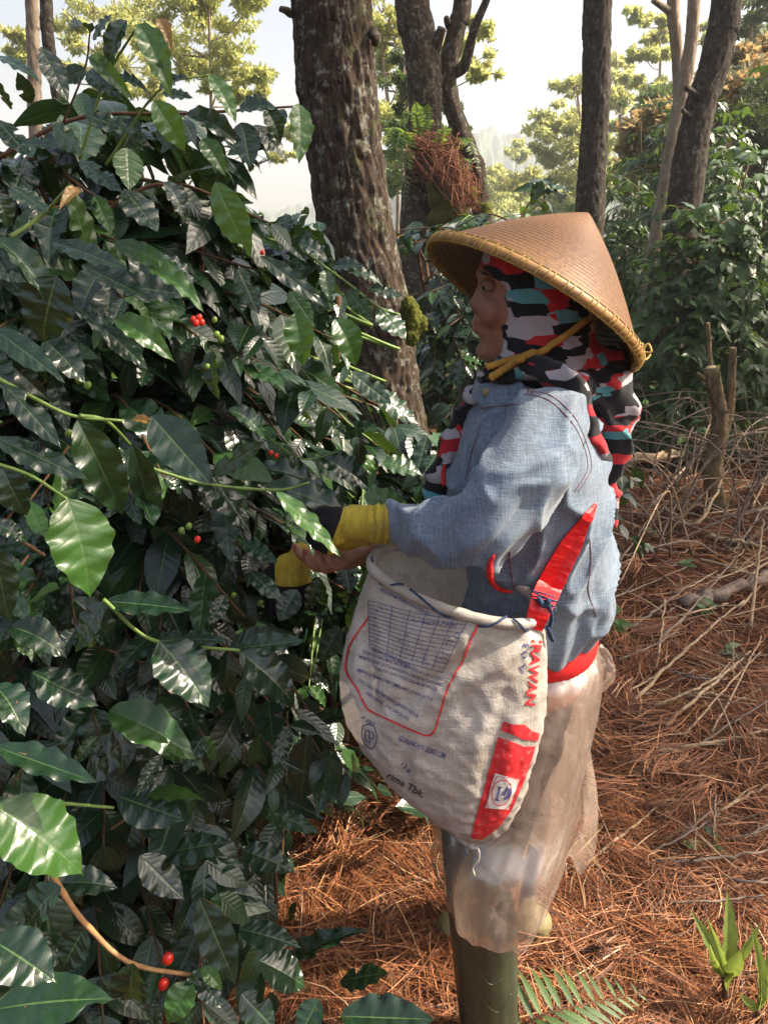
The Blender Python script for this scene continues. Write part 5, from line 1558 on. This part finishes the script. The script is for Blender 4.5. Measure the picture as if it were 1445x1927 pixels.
stroke(border, [(893, 1150), (897, 1178), (884, 1206), (867, 1250), (841, 1299), (826, 1348), (817, 1375), (802, 1383), (770, 1371), (704, 1341), (687, 1326), (672, 1295), (653, 1264), (655, 1230), (664, 1206), (695, 1160)], 3.4, 140)
border.build('printed_frame', M_INKR, sack_root)
grid = MB()
for k in range(13):
    t = k / 12
    a = (694 + 2 * t, 1130 + 88 * t); b = (880 - 48 * t, 1168 + 96 * t)
    stroke(grid, [a, ((a[0] + b[0]) / 2, (a[1] + b[1]) / 2 + 5), b], 1.15, 40)
for t in (0.0, 0.24, 0.42, 0.58, 0.72, 0.86, 1.0):
    stroke(grid, [(694 + 186 * t, 1130 + 38 * t), (696 + 136 * t, 1218 + 46 * t)], 1.1, 24)
grid.build('printed_table', M_INKB, sack_root)
for k, (s, a, b, h) in enumerate([('PROGRAM PEMBERIAN PAKAN', (716, 1112), (806, 1158), 7), ('Pemberian Pakan', (776, 1170), (858, 1178), 5.5),
        ('PAKAN UDANG IRAWAN', (699, 1224), (771, 1256), 8.0), ('PAKAN SECARA ILMIAH UNTUK MENYEDIAKAN 100 % NUTRISI', (682, 1228), (832, 1282), 6.2),
        ('MEMPERCEPAT UNTUK BUDIDAYA UDANG INTENSIF SEMI', (676, 1238), (829, 1292), 6.2), ('KUALITAS YANG TINGGI DALAM AIR HINGGA', (704, 1259), (823, 1301), 6.2),
        ('SIMPAN DI TEMPAT PERTUMBUHAN UDANG UNTUK', (671, 1262), (814, 1320), 6.2), ('DAN CARA PENYIMPANAN DENGAN PAPAN', (674, 1282), (785, 1350), 6.6),
        ('DAN KERING, ALAS LANGSUNG', (688, 1306), (767, 1356), 6.6), ('50', (706, 1150), (712, 1152), 5), ('30', (703, 1164), (709, 1166), 5), ('20', (701, 1178), (707, 1180), 5), ('15', (748, 1206), (755, 1208), 5),
        ('12', (762, 1196), (769, 1198), 5), ('4', (830, 1228), (833, 1229), 5), ('4', (827, 1240), (830, 1241), 5), ('6', (838, 1212), (841, 1213), 5)]):
    text_on(s, a, b, h, M_INKB, 0.006)
text_on('GUNAKAN SEBELUM', (749, 1393), (836, 1427), 10.5, M_INKB, 0.012)
text_on('rima Tbk.', (728, 1462), (796, 1500), 12, M_INKK, 0.018)
text_on('12 g', (754, 1440), (772, 1452), 8, M_INKB, 0.0)
text_on('PT. SOLUSI', (680, 1352), (704, 1366), 6.5, M_INKB, 0.006)
text_on('IRAWAN', (1001, 1204), (988, 1326), 17, M_INKR, 0.03)
text_on('A 03', (984, 1268), (994, 1212), 10, M_INKB, 0.0)
lg = MB()
stroke(lg, [(683, 1366), (694, 1362), (706, 1370), (709, 1392), (701, 1408), (688, 1400), (682, 1384), (683, 1366)], 1.8, 50)
stroke(lg, [(697, 1376), (690, 1374), (687, 1384), (691, 1394), (699, 1396)], 1.8, 24)
stroke(lg, [(696, 1400), (696, 1378), (703, 1379), (703, 1388), (697, 1389)], 1.8, 24)
lg.build('printed_shield', M_INKB, sack_root)
decal([(947, 1357), (966, 1363), (986, 1363), (1000, 1375), (1014, 1380), (1010, 1394), (984, 1391), (962, 1381), (941, 1374)], 'printed_stripe', M_INKR)
decal([(937, 1386), (962, 1395), (984, 1404), (1006, 1404), (997, 1437), (983, 1474), (962, 1523), (936, 1558), (905, 1580), (886, 1576), (893, 1545), (912, 1477)], 'printed_block', M_INKR, sub=4)
decal([(931, 1453), (975, 1466), (955, 1522), (912, 1518)], 'printed_label', M_INKW, 0.0022)
em = MB()
stroke(em, [(942 + 17 * math.cos(a) * 1.0 - 4 * math.sin(a), 1489 + 24 * math.sin(a)) for a in np.linspace(0, 2 * math.pi, 13)], 1.6, 50, 0.0032)
stroke(em, [(934, 1458), (971, 1469), (953, 1517), (916, 1514), (934, 1458)], 1.2, 60, 0.0032)
em.build('printed_ring', M_INKR, sack_root)
em = MB()
stroke(em, [(939, 1477), (933, 1502)], 3.2, 8, 0.0034)
stroke(em, [(936, 1477), (942, 1479)], 2.4, 6, 0.0034); stroke(em, [(930, 1501), (938, 1503)], 2.4, 6, 0.0034)
stroke(em, [(944, 1494), (949, 1486), (954, 1482), (957, 1489), (953, 1497), (946, 1500)], 5.5, 16, 0.0034)
stroke(em, [(951, 1480), (953, 1476)], 2, 5, 0.0034)
em.build('printed_emblem', M_INKB, sack_root)

# red carrying strap
cl = spline([(1004, 1184, .925, 17), (1014, 1152, .925, 21), (1030, 1110, .94, 25), (1052, 1065, .95, 24), (1078, 1018, .965, 20), (1098, 982, .99, 11), (1110, 960, 1.02, 5), (1116, 948, 1.05, 2)], 50)
v, f = [], []
for i, (x, y, yy, w) in enumerate(cl):
    a, b = cl[max(0, i - 1)], cl[min(49, i + 1)]
    dx, dy = b[0] - a[0], b[1] - a[1]; L = math.hypot(dx, dy)
    nx, ny = -dy / L, dx / L
    ring_ = []
    for sgn, lift in ((-1, .0045), (0, .0055), (1, .0045), (1, .0022), (0, .003), (-1, .0022)):
        s_ = on_surface(JT, x + nx * w * sgn, y + ny * w * sgn, lift) if 10 < i else None
        q = P(x + nx * w * sgn, y + ny * w * sgn, yy - lift)
        if s_ is not None: q = q.lerp(s_, min(1.0, (i - 10) / 6))
        q += Vector((0, 0.0012 * noise.noise((i * .6, sgn, 0)), 0))
        ring_.append(tuple(q))
    v.append(ring_)
vv, ff = loft_data(v)
MB().add(vv, ff).build('carrying_strap', M_REDSTRAP, sack_root, False)
kn = MB()
for k in range(7):
    pts = []
    for s in np.linspace(0, 1, 9):
        x = 1000 + 46 * s + 4 * math.sin(k * 3 + s * 4); y = 1112 + k * 4 + 10 * math.sin(k * 1.7) * (s - .5) + 12 * s
        pts.append(tuple(P(x, y, .922 + 0.016 * abs(s - .5))))
    kn.add(*tube_data(pts, .0014, 5))
kn.add(*tube_data(spline([P(1028, 1130, .92), P(1038, 1160, .925), P(1032, 1190, .93), P(1040, 1205, .935), P(1030, 1180, .925)], 24), .0028, 6))
kn.add(*tube_data(spline([P(1012, 1125, .92), P(1024, 1140, .915), P(1034, 1130, .915)], 14), .0035, 6))
kn.build('knotted_cord', M_CORD, sack_root)
# ------------------------------------------------------------------ pine needle litter
def needles():
    rg = np.random.default_rng(77)
    P0, A, Ls, lift = [], [], [], []
    def add(p, a, L, z):
        P0.append(p); A.append(a); Ls.append(L); lift.append(z)
    N = 56000
    y = 0.75 / (1 - rg.random(N) * (1 - .75 / 7.5)) ; x = rg.uniform(-.55, .62, N) * y * 1.0 + .12 * y
    ang = rg.random(N) * 6.283
    add(np.stack([x, y], 1), ang, rg.uniform(.07, .19, N), rg.random(N) ** 3 * .035)
    for q in range(520):                      # shed tufts whose needles lie one way
        yy = 0.75 / (1 - rg.random() * (1 - .75 / 4.5)); xx = rg.uniform(-.5, .6) * yy + .12 * yy
        n = 46; a0 = rg.random() * 6.283
        add(np.stack([xx + rg.normal(size=n) * .025, yy + rg.normal(size=n) * .025], 1), a0 + rg.normal(size=n) * .33, rg.uniform(.11, .20, n), .004 + rg.random(n) * .045)
    p = np.concatenate(P0); a = np.concatenate(A); L = np.concatenate(Ls); z = np.concatenate(lift)
    n = len(p)
    bend = rg.normal(size=n) * .55
    w = (0.0006 + .00028 * p[:, 1]) * (.8 + .5 * rg.random(n))
    V = np.empty((n, 4, 2, 3))
    tz = rg.normal(size=n) * .10
    pos = np.stack([p[:, 0], p[:, 1]], 1)
    for k in range(4):
        ang = a + bend * (k / 3 - .5)
        d = np.stack([np.cos(ang), np.sin(ang)], 1); s = np.stack([-np.sin(ang), np.cos(ang)], 1)
        if k: pos = pos + d * (L / 3)[:, None]
        zz = gz(pos[:, 0], pos[:, 1]) + .003 + z + np.clip(tz * L * (k / 3), -.003, .03)
        ww = w * (1.0, 1.0, .9, .4)[k]
        V[:, k, 0, :2] = pos + s * ww[:, None]; V[:, k, 1, :2] = pos - s * ww[:, None]
        V[:, k, 0, 2] = zz; V[:, k, 1, 2] = zz + ww * .8
    base = np.arange(n)[:, None] * 8
    F = np.concatenate([base + np.array([[2 * k, 2 * k + 1, 2 * k + 3, 2 * k + 2]]) for k in range(3)])
    t = NT('dry_needle')
    r = t.rnd()
    t.set(color=t.ramp(r, [(0.0, (0.045, 0.018, 0.010)), (0.35, (0.12, 0.040, 0.016)), (0.75, (0.28, 0.10, 0.038)), (0.93, (0.42, 0.195, 0.085)), (1.0, (0.42, 0.32, 0.2))]), rough=.6, spec=.3)
    o = link('pine_needle_litter', fast_mesh('pine_needle_litter', V.reshape(-1, 3), F, None, False), t.m)
    props(o, 'carpet of fallen orange-brown pine needles', 'pine needles', None, 'stuff')
needles()

# ------------------------------------------------------------------ stumps, logs and sticks
M_STUMP = bark_mat('sunlit_coffee_bark', (0.06, 0.042, 0.024), (0.24, 0.165, 0.085), (0.30, 0.28, 0.18), .4, 1.6, .5)
M_CUT = plain('cut_wood', (0.45, 0.33, 0.18), .8, 60, .3, .3, .003, .2)
M_STICK = plain('dry_pale_stick', (0.33, 0.24, 0.15), .85, 50, .4, .5, .004, .2)
M_STICKG = plain('grey_dead_twig', (0.19, 0.145, 0.115), .9, 50, .4, .4, .003, .2)
def stump(label, top, base, y, w, cap=True, name='cut_stump', group='pruned coffee stumps'):
    a, b = P(*top, y), P(*base, y)
    b.z = min(b.z, float(gz(b.x, b.y)) - .03)
    r = px2m(w / 2, b)
    root = empty(name, b, label, 'stump', group)
    v, f, uv = trunk_data([[*a, r * .85], [*(a.lerp(b, .35) + Vector((r * .7, 0, 0))), r * .9], [*(a.lerp(b, .7) - Vector((r * .5, 0, 0))), r], [*b, r * 1.25]], 28, 50, r * .22, 30 * .1 / max(r, .02), .3, .3)
    MB().add(v, f, uv).build('bark', M_STUMP, root)
    d = (a - b).normalized()
    for k in range(3):
        o_ = b.lerp(a, .45 + .22 * k); ang_ = k * 2.2 + w
        e_ = o_ + Vector((math.cos(ang_), -abs(math.sin(ang_)), .7)) * r * (1.3 + .4 * k)
        MB().add(*tube_data([o_, o_.lerp(e_, .6), e_], [r * .35, r * .28, r * .2], 7)).build('side_stub', M_STUMP, root)
    MB().add(*ellipsoid(a + d * r * .02, (r * .6, r * .6, r * .2), d.to_track_quat('Z', 'Y').to_matrix(), 14, 6)).build('sawn_top', M_CUT, root)
stump('thick sunlit cut stump among the dead branches', (1337, 692), (1352, 968), 4.1, 30)
stump('greyer cut stump right behind the thick one', (1378, 655), (1362, 850), 4.5, 16)
stump('pale thin stump top above the thick stump', (1331, 608), (1336, 900), 4.9, 9)
stump('slender lit stub between the hat and the thick stump', (1255, 602), (1246, 745), 5.4, 9)

def stick(label, pts, w, mat, name='fallen_branch', group='fallen branches', forks=0, cat='branch', lift=.012):
    q = []
    for x, y, z in pts:
        p = PZ(x, y, z); p.z = z if z > .05 else float(gz(p.x, p.y)) + lift + z
        q.append(p)
    s = spline(q, 18)
    r0 = px2m(w / 2, q[0])
    s += rng.normal(size=s.shape) * r0 * .35
    root = empty(name, q[0], label, cat, group)
    MB().add(*tube_data(s, np.linspace(r0, r0 * .55, 18), 7)).build('wood', mat, root)
    for k in range(forks):
        i = int(rng.integers(4, 15)); d = s[i] - s[i - 2]
        e = s[i] + d * 2.2 + rng.normal(size=3) * np.linalg.norm(d) * 1.5; e[2] = max(e[2], s[i][2])
        MB().add(*tube_data(spline([s[i], (s[i] + e) / 2 + rng.normal(size=3) * .005, e], 6), np.linspace(r0 * .5, r0 * .2, 6), 5)).build('twig', mat, root)
stick('stout pale log lying behind the scarf tail', [(1172, 868, .10), (1230, 858, .12), (1290, 850, .12), (1335, 845, .14)], 22, M_STICK, 'log', None, 1, 'log')
stick('dark mossy log at the foot of the right edge', [(1285, 1140, .03), (1350, 1120, .04), (1400, 1105, .04), (1450, 1080, .05)], 28, M_STICKG, 'log', None, 1, 'log')
for lab, pts, w, m, fk in [
    ('long pale stick slanting from the plastic wrap up to the right', [(1195, 1322, .02), (1300, 1215, .03), (1400, 1130, .05)], 8, M_STICK, 1),
    ('pale yellowish stick lying level at mid right', [(1268, 1312, .01), (1350, 1314, .02), (1442, 1322, .02)], 9, M_STICK, 0),
    ('forked pale branch at right below the level stick', [(1235, 1412, .01), (1330, 1402, .02), (1450, 1384, .03)], 10, M_STICK, 2),
    ('long pale branch slanting at the right edge above the fern rosette', [(1250, 1586, .01), (1340, 1535, .02), (1450, 1482, .03)], 10, M_STICK, 2),
    ('slim grey stick running beside the loose plastic end', [(1085, 1645, .01), (1190, 1560, .02), (1270, 1500, .02)], 7, M_STICK, 1),
    ('grey stick end lying below the bright slanting branch', [(1180, 1820, .01), (1260, 1800, .01), (1310, 1770, .01)], 7, M_STICK, 0),
    ('bent twig in the foreground needles left of the boot', [(590, 1800, .01), (680, 1765, .015), (760, 1755, .01)], 5, M_STICK, 1),
    ('thin pale twig among needles under the sack', [(585, 1330, .01), (612, 1318, .01), (640, 1310, .01)], 5, M_STICK, 0),
    ('dark slanting stick near the log', [(1190, 1180, .02), (1240, 1150, .02), (1295, 1108, .04)], 7, M_STICKG, 0),
    ('forked twig standing out of the litter in front of the thick stump', [(1250, 958, .02), (1310, 985, .10), (1365, 890, .25)], 8, M_STICK, 2),
    ('pale splintered branch at right under the stumps', [(1330, 1010, .05), (1390, 1020, .06), (1440, 1030, .06)], 9, M_STICK, 1),
    ('tall crooked dead twig rising at the right', [(1410, 1180, .02), (1425, 1060, .20), (1435, 975, .35)], 7, M_STICK, 1),
    ('thin branch lying across the litter below the log', [(1130, 1140, .01), (1200, 1110, .02), (1290, 1075, .02)], 5, M_STICKG, 1),
    ('short stub of pale wood at the lower right edge', [(1395, 1812, .01), (1420, 1808, .01), (1450, 1806, .01)], 8, M_STICK, 0)]:
    stick(lab, pts, w, m, forks=fk)
# small alike twigs
for q in range(85):
    x, y = rng.uniform(1130, 1445), rng.uniform(960, 1750)
    if q % 5 == 0: x = rng.uniform(560, 800); y = rng.uniform(1420, 1900)
    a = rng.random() * 3.14; L = rng.uniform(25, 80)
    stick(('grey' if q % 3 else 'pale') + (' short' if L < 50 else ' long') + ' loose twig on needles ' + ('under the sack' if x < 850 else 'beside the boots' if y > 1600 else 'right of the plastic wrap' if y > 1250 else 'right of the jacket'), [(x, y, .005), (x + L * .5 * math.cos(a) + 6, y + L * .22 * math.sin(a) + 4, .012), (x + L * math.cos(a), y + L * .4 * math.sin(a), .006)], rng.uniform(2, 4.5), M_STICKG if q % 3 else M_STICK, 'dead_twig', 'loose twigs on the needles', 0, 'twig')
for q in range(30):
    x, y = rng.uniform(1150, 1420), rng.uniform(930, 1420)
    if q % 4 == 0: y = rng.uniform(1420, 1720); x = rng.uniform(1180, 1420)
    a = rng.normal() * .45 - .5; L = rng.uniform(90, 230)
    zone = 'right of the scarf tail' if y < 1050 else 'right of the jacket hem' if y < 1250 else 'right of the plastic wrap' if y < 1450 else 'right of the loose plastic end'
    stick(('pale' if q % 2 else 'grey') + (' long' if L > 150 else ' short') + ' dry branch fallen on the litter ' + zone, [(x, y, .015), (x + L * .5 * math.cos(a), y + L * .5 * math.sin(a) + 5, .05), (x + L * math.cos(a), y + L * math.sin(a), .045)], rng.uniform(4, 8), M_STICK if q % 2 else M_STICKG, 'fallen_branch', 'dry branches fallen on the litter', int(rng.integers(1, 4)))
# wiry dead stems of the pruned bushes
for q in range(90):
    x, y = rng.uniform(1190, 1450), rng.uniform(760, 1010)
    yy = rng.uniform(3.4, 5.2)
    b = P(x, y, yy); b.z = float(gz(b.x, b.y)) + .01
    h = rng.uniform(.12, .7); dx = rng.normal() * .9; dy = rng.normal() * .4
    s = spline([b, b + Vector((dx * .3, dy * .3, h * .75)), b + Vector((dx, dy, h * rng.uniform(.5, 1.1)))], 14)
    root = empty('wiry_stem', b, ('grey' if q % 3 else 'pale') + ' wiry dead stem ' + ('low' if h < .45 else 'tall') + (' and branching' if q % 2 else ' and single') + (' left of' if x < 1330 else ' right of') + ' the thick sunlit stump', 'stem', 'wiry dead stems between the stumps')
    MB().add(*tube_data(s, np.linspace(.006, .002, 14), 5)).build('wood', M_STICKG if q % 3 else M_STICK, root)
    if q % 2:
        e = s[8] + rng.normal(size=3) * .15
        MB().add(*tube_data(spline([s[8], (s[8] + e) / 2, e], 5), np.linspace(.003, .0015, 5), 4)).build('side_twig', M_STICKG, root)

# ------------------------------------------------------------------ weeds, ferns, cones
M_WEED = leaf_mat('weed_leaf', [(0.0, (0.03, 0.075, 0.02)), (1.0, (0.07, 0.15, 0.03))], .4, .3, (.2, .35, .05), .2)
WL = []
for q in range(3):
    v, f, uv = leaf_grid(8, 4, .5, .02, .5, .1, 0, 200 + q); m = MB().add(v, f, uv).mesh('weed_leaf'); m.materials.append(M_WEED); WL.append(m)
def weed(label, px, py, y, h, n, L, seed, on_ground=True, group='leafy weeds'):
    rg = np.random.default_rng(seed)
    b = P(px, py, y)
    if on_ground: b = PZ(px, py, 0.0); b.z = float(gz(b.x, b.y))
    root = empty('weed', b, label, 'weed', group)
    top = b + Vector((rg.normal() * h * .15, rg.normal() * h * .1, h))
    s = spline([b, (b + top) / 2 + Vector((rg.normal() * .02, 0, 0)), top], 10)
    MB().add(*tube_data(s, np.linspace(.004, .0015, 10), 5)).build('stem', M_STEMG, root)
    for k in range(n):
        i = int((.25 + .75 * (k + 1) / n) * 9); a = k * 2.4 + rg.random()
        d = Vector((math.cos(a), math.sin(a), .25 + .3 * rg.random()))
        p = Vector(s[i]); T = p + d * L * (.6 + .6 * rg.random())
        link('leaf', WL[k % 3], None, root, frame(p, T, Vector((0, -.4, 1)), 1.0))
for q, (lab, px, py, h, n, L) in enumerate([('bright small weed by the jacket hem', 1150, 1205, .10, 9, .07), ('leafy weed under the level pale stick', 1330, 1160, .07, 7, .05), ('broad-leaved green weed beside the thick stump', 1310, 830, .55, 12, .14),
        ('weed with horizontal leaf left of the thick stump', 1255, 790, .42, 12, .13), ('green weed close behind the scarf', 1225, 800, .40, 14, .12), ('weed in the shade by the log end', 1275, 870, .18, 8, .08), ('low weed on the litter right of the jacket', 1290, 1075, .05, 6, .05), ('tiny weed at mid right litter', 1370, 1230, .05, 6, .05),
        ('small round-leaved weed at the right under the branch', 1335, 1610, .05, 4, .05), ('thin weed by the foot of the far hedge', 1210, 740, .5, 12, .11), ('tall weed with yellow-green tips by the hedge', 1280, 740, .75, 16, .13), ('upright weed at right of the stumps', 1410, 860, .6, 12, .13), ('tiny seedling by the litter patch right of the elbow', 1215, 1010, .05, 5, .05)]):
    weed(lab, px, py, 0, h, n, L, 300 + q)

for q in range(22):
    px = rng.uniform(1190, 1300) if q % 3 else rng.uniform(1300, 1440)
    weed('tall leafy weed in the tangle behind the scarf' if px < 1300 else 'tall leafy weed in the tangle right of the stumps', px, rng.uniform(735, 860), 0, rng.uniform(.3, .75), int(rng.integers(10, 18)), rng.uniform(.09, .14), 330 + q, True, 'tall weeds in the tangle')

# ground fern at the lower right, each leaflet its own piece
M_FERNG = leaf_mat('ground_fern_leaflet', [(0.0, (0.05, 0.10, 0.03)), (1.0, (0.10, 0.17, 0.05))], .5, .3, (.22, .34, .06), .3, 14)
v, f, uv = leaf_grid(10, 2, .15, .01, .5, .15, .1, 401); FL = MB().add(v, f, uv).mesh('leaflet'); FL.materials.append(M_FERNG)
rach = spline([PZ(915, 1975, .05), PZ(1010, 1915, .14), PZ(1110, 1888, .15), PZ(1215, 1868, .10)], 40)
root = empty('ground_fern', rach[0], 'ladder-leaved fern frond in front of the boot at the lower edge', 'fern')
MB().add(*tube_data(rach, np.linspace(.003, .001, 40), 5)).build('frond_stem', M_STEMB, root)
for k in range(15):
    i = 2 + int(k * 2.5); p = Vector(rach[i]); L = .078 * math.sin(math.pi * (.28 + .66 * k / 14)) + .012
    d = Vector(rach[min(39, i + 1)] - rach[i - 1]).normalized(); up = Vector((-.35, .62, .35)).normalized()
    link('leaflet', FL, None, root, frame(p, p + (up + d * .1) * L, Vector((.1, -.5, .8)), 1.0))
    lo = (-up * .8 + d * .55 + Vector((0, 0, .35))).normalized()
    link('leaflet', FL, None, root, frame(p, p + lo * L * .9, Vector((.1, -.3, .9)), 1.0))
# strap-leaved rosette
M_ROSE = leaf_mat('strap_leaf', [(0.0, (0.10, 0.17, 0.04)), (1.0, (0.19, 0.26, 0.06))], .4, .4, (.35, .45, .08), .3, 20)
v, f, uv = leaf_grid(12, 4, .22, .012, .35, .3, .2, 402, 0, .05); RL = MB().add(v, f, uv).mesh('strap_leaf'); RL.materials.append(M_ROSE)
def rosette(label, base, tips, z0):
    b = PZ(*base, z0)
    root = empty('strap_leaved_plant', (b.x, b.y, 0), label, 'plant')
    MB().add(*tube_data(spline([(b.x + .02, b.y, -.02), (b.x + .01, b.y, z0 * .5), tuple(b)], 8), np.linspace(.008, .006, 8), 6)).build('stalk', M_STEMB, root)
    for (x, y, dy, w) in tips:
        T = P(x, y, b.y + dy); L = (T - b).length
        link('leaf', RL, None, root, frame(b, T, Vector((random.gauss(0, .4), -1, .5)), px2m(w, b) / (L * .22)))
rosette('strap-leaved green plant at the lower right corner', (1362, 1838), [(1316, 1722, .02, 22), (1386, 1690, .03, 30), (1437, 1748, .0, 16), (1345, 1750, -.03, 16), (1330, 1800, -.05, 20), (1400, 1800, -.04, 30), (1385, 1860, -.06, 34)], .10)
rosette('bright blade-leaved plant cut off by the lower right edge', (1425, 1900), [(1442, 1755, .0, 20), (1455, 1800, .0, 20), (1400, 1880, -.02, 18), (1450, 1850, -.03, 18)], .06)
# cones
M_CONE = plain('cone_scale', (0.15, 0.075, 0.045), .8, 60, .4, .4, .003, .2)
sc_v = np.array([(-.5, 0, 0), (.5, 0, 0), (.62, .8, .12), (.25, 1, .22), (-.25, 1, .22), (-.62, .8, .12), (0, .6, .28)])
sc_f = [(0, 1, 2, 6), (2, 3, 6), (3, 4, 6), (4, 5, 6), (5, 0, 6)]
SC = MB().add(sc_v, sc_f).mesh('scale', False); SC.materials.append(M_CONE)
def cone(label, px, py, size_px, seed, tilt, openess=.6):
    b = PZ(px, py, .02); L = px2m(size_px, b)
    rg = random.Random(seed)
    b.z = float(gz(b.x, b.y)) + .008
    root = empty('pine_cone', b, label, 'pine cone', 'fallen pine cones')
    ax = Vector((math.cos(tilt) * .8, -.1, abs(math.sin(tilt)) * .6 + .25)).normalized()
    R = ax.to_track_quat('Z', 'Y').to_matrix()
    MB().add(*capsule(b, b + ax * L * .8, L * .12, L * .06, 8)).build('core', M_CONE, root)
    n = 34
    for k in range(n):
        t = (k + .5) / n; a = k * 2.39996
        rad = L * (.10 + .12 * math.sin(math.pi * (t * .85 + .1)))
        d = R @ Vector((math.cos(a), math.sin(a), openess * (.2 + t)))
        p = b + ax * (t * L * .85) + (R @ Vector((math.cos(a), math.sin(a), 0))) * rad * .35
        d.normalize(); s = L * .26 * (1 - .45 * t)
        m = frame(p, p + d * s, ax + d * .2, .75)
        link('scale', SC, None, root, m)
cone('large upright grey-brown pine cone near the fern', 1112, 1800, 62, 1, 1.3)
cone('open orange-brown pine cone right of the large one', 1283, 1745, 46, 2, .6, .3)
cone('small pine cone beside the heel of the far boot', 1048, 1757, 40, 3, .3)
cone('pine cone beside the loose plastic end', 1125, 1418, 36, 4, .8)
cone('half-hidden pine cone below the large one', 1150, 1825, 40, 5, .5)

# ------------------------------------------------------------------ the air over the valley
bm = bmesh.new(); bmesh.ops.create_cube(bm, size=1.0)
me = bpy.data.meshes.new('haze'); bm.to_mesh(me); bm.free()
hz = bpy.data.objects.new('haze', me); COL.objects.link(hz)
hz.location = (0, 205, 3); hz.scale = (920, 590, 92)
t = NT('valley_haze'); t.t.nodes.remove(t.b)
pv = t.n('ShaderNodeVolumePrincipled'); pv.inputs['Color'].default_value = (.92, .95, 1, 1); pv.inputs['Density'].default_value = 0.0017; pv.inputs['Anisotropy'].default_value = 0.2
t.l(pv.outputs[0], t.o.inputs['Volume'])
me.materials.append(t.m)
props(hz, 'pale morning haze filling the valley', 'haze', None, 'stuff')
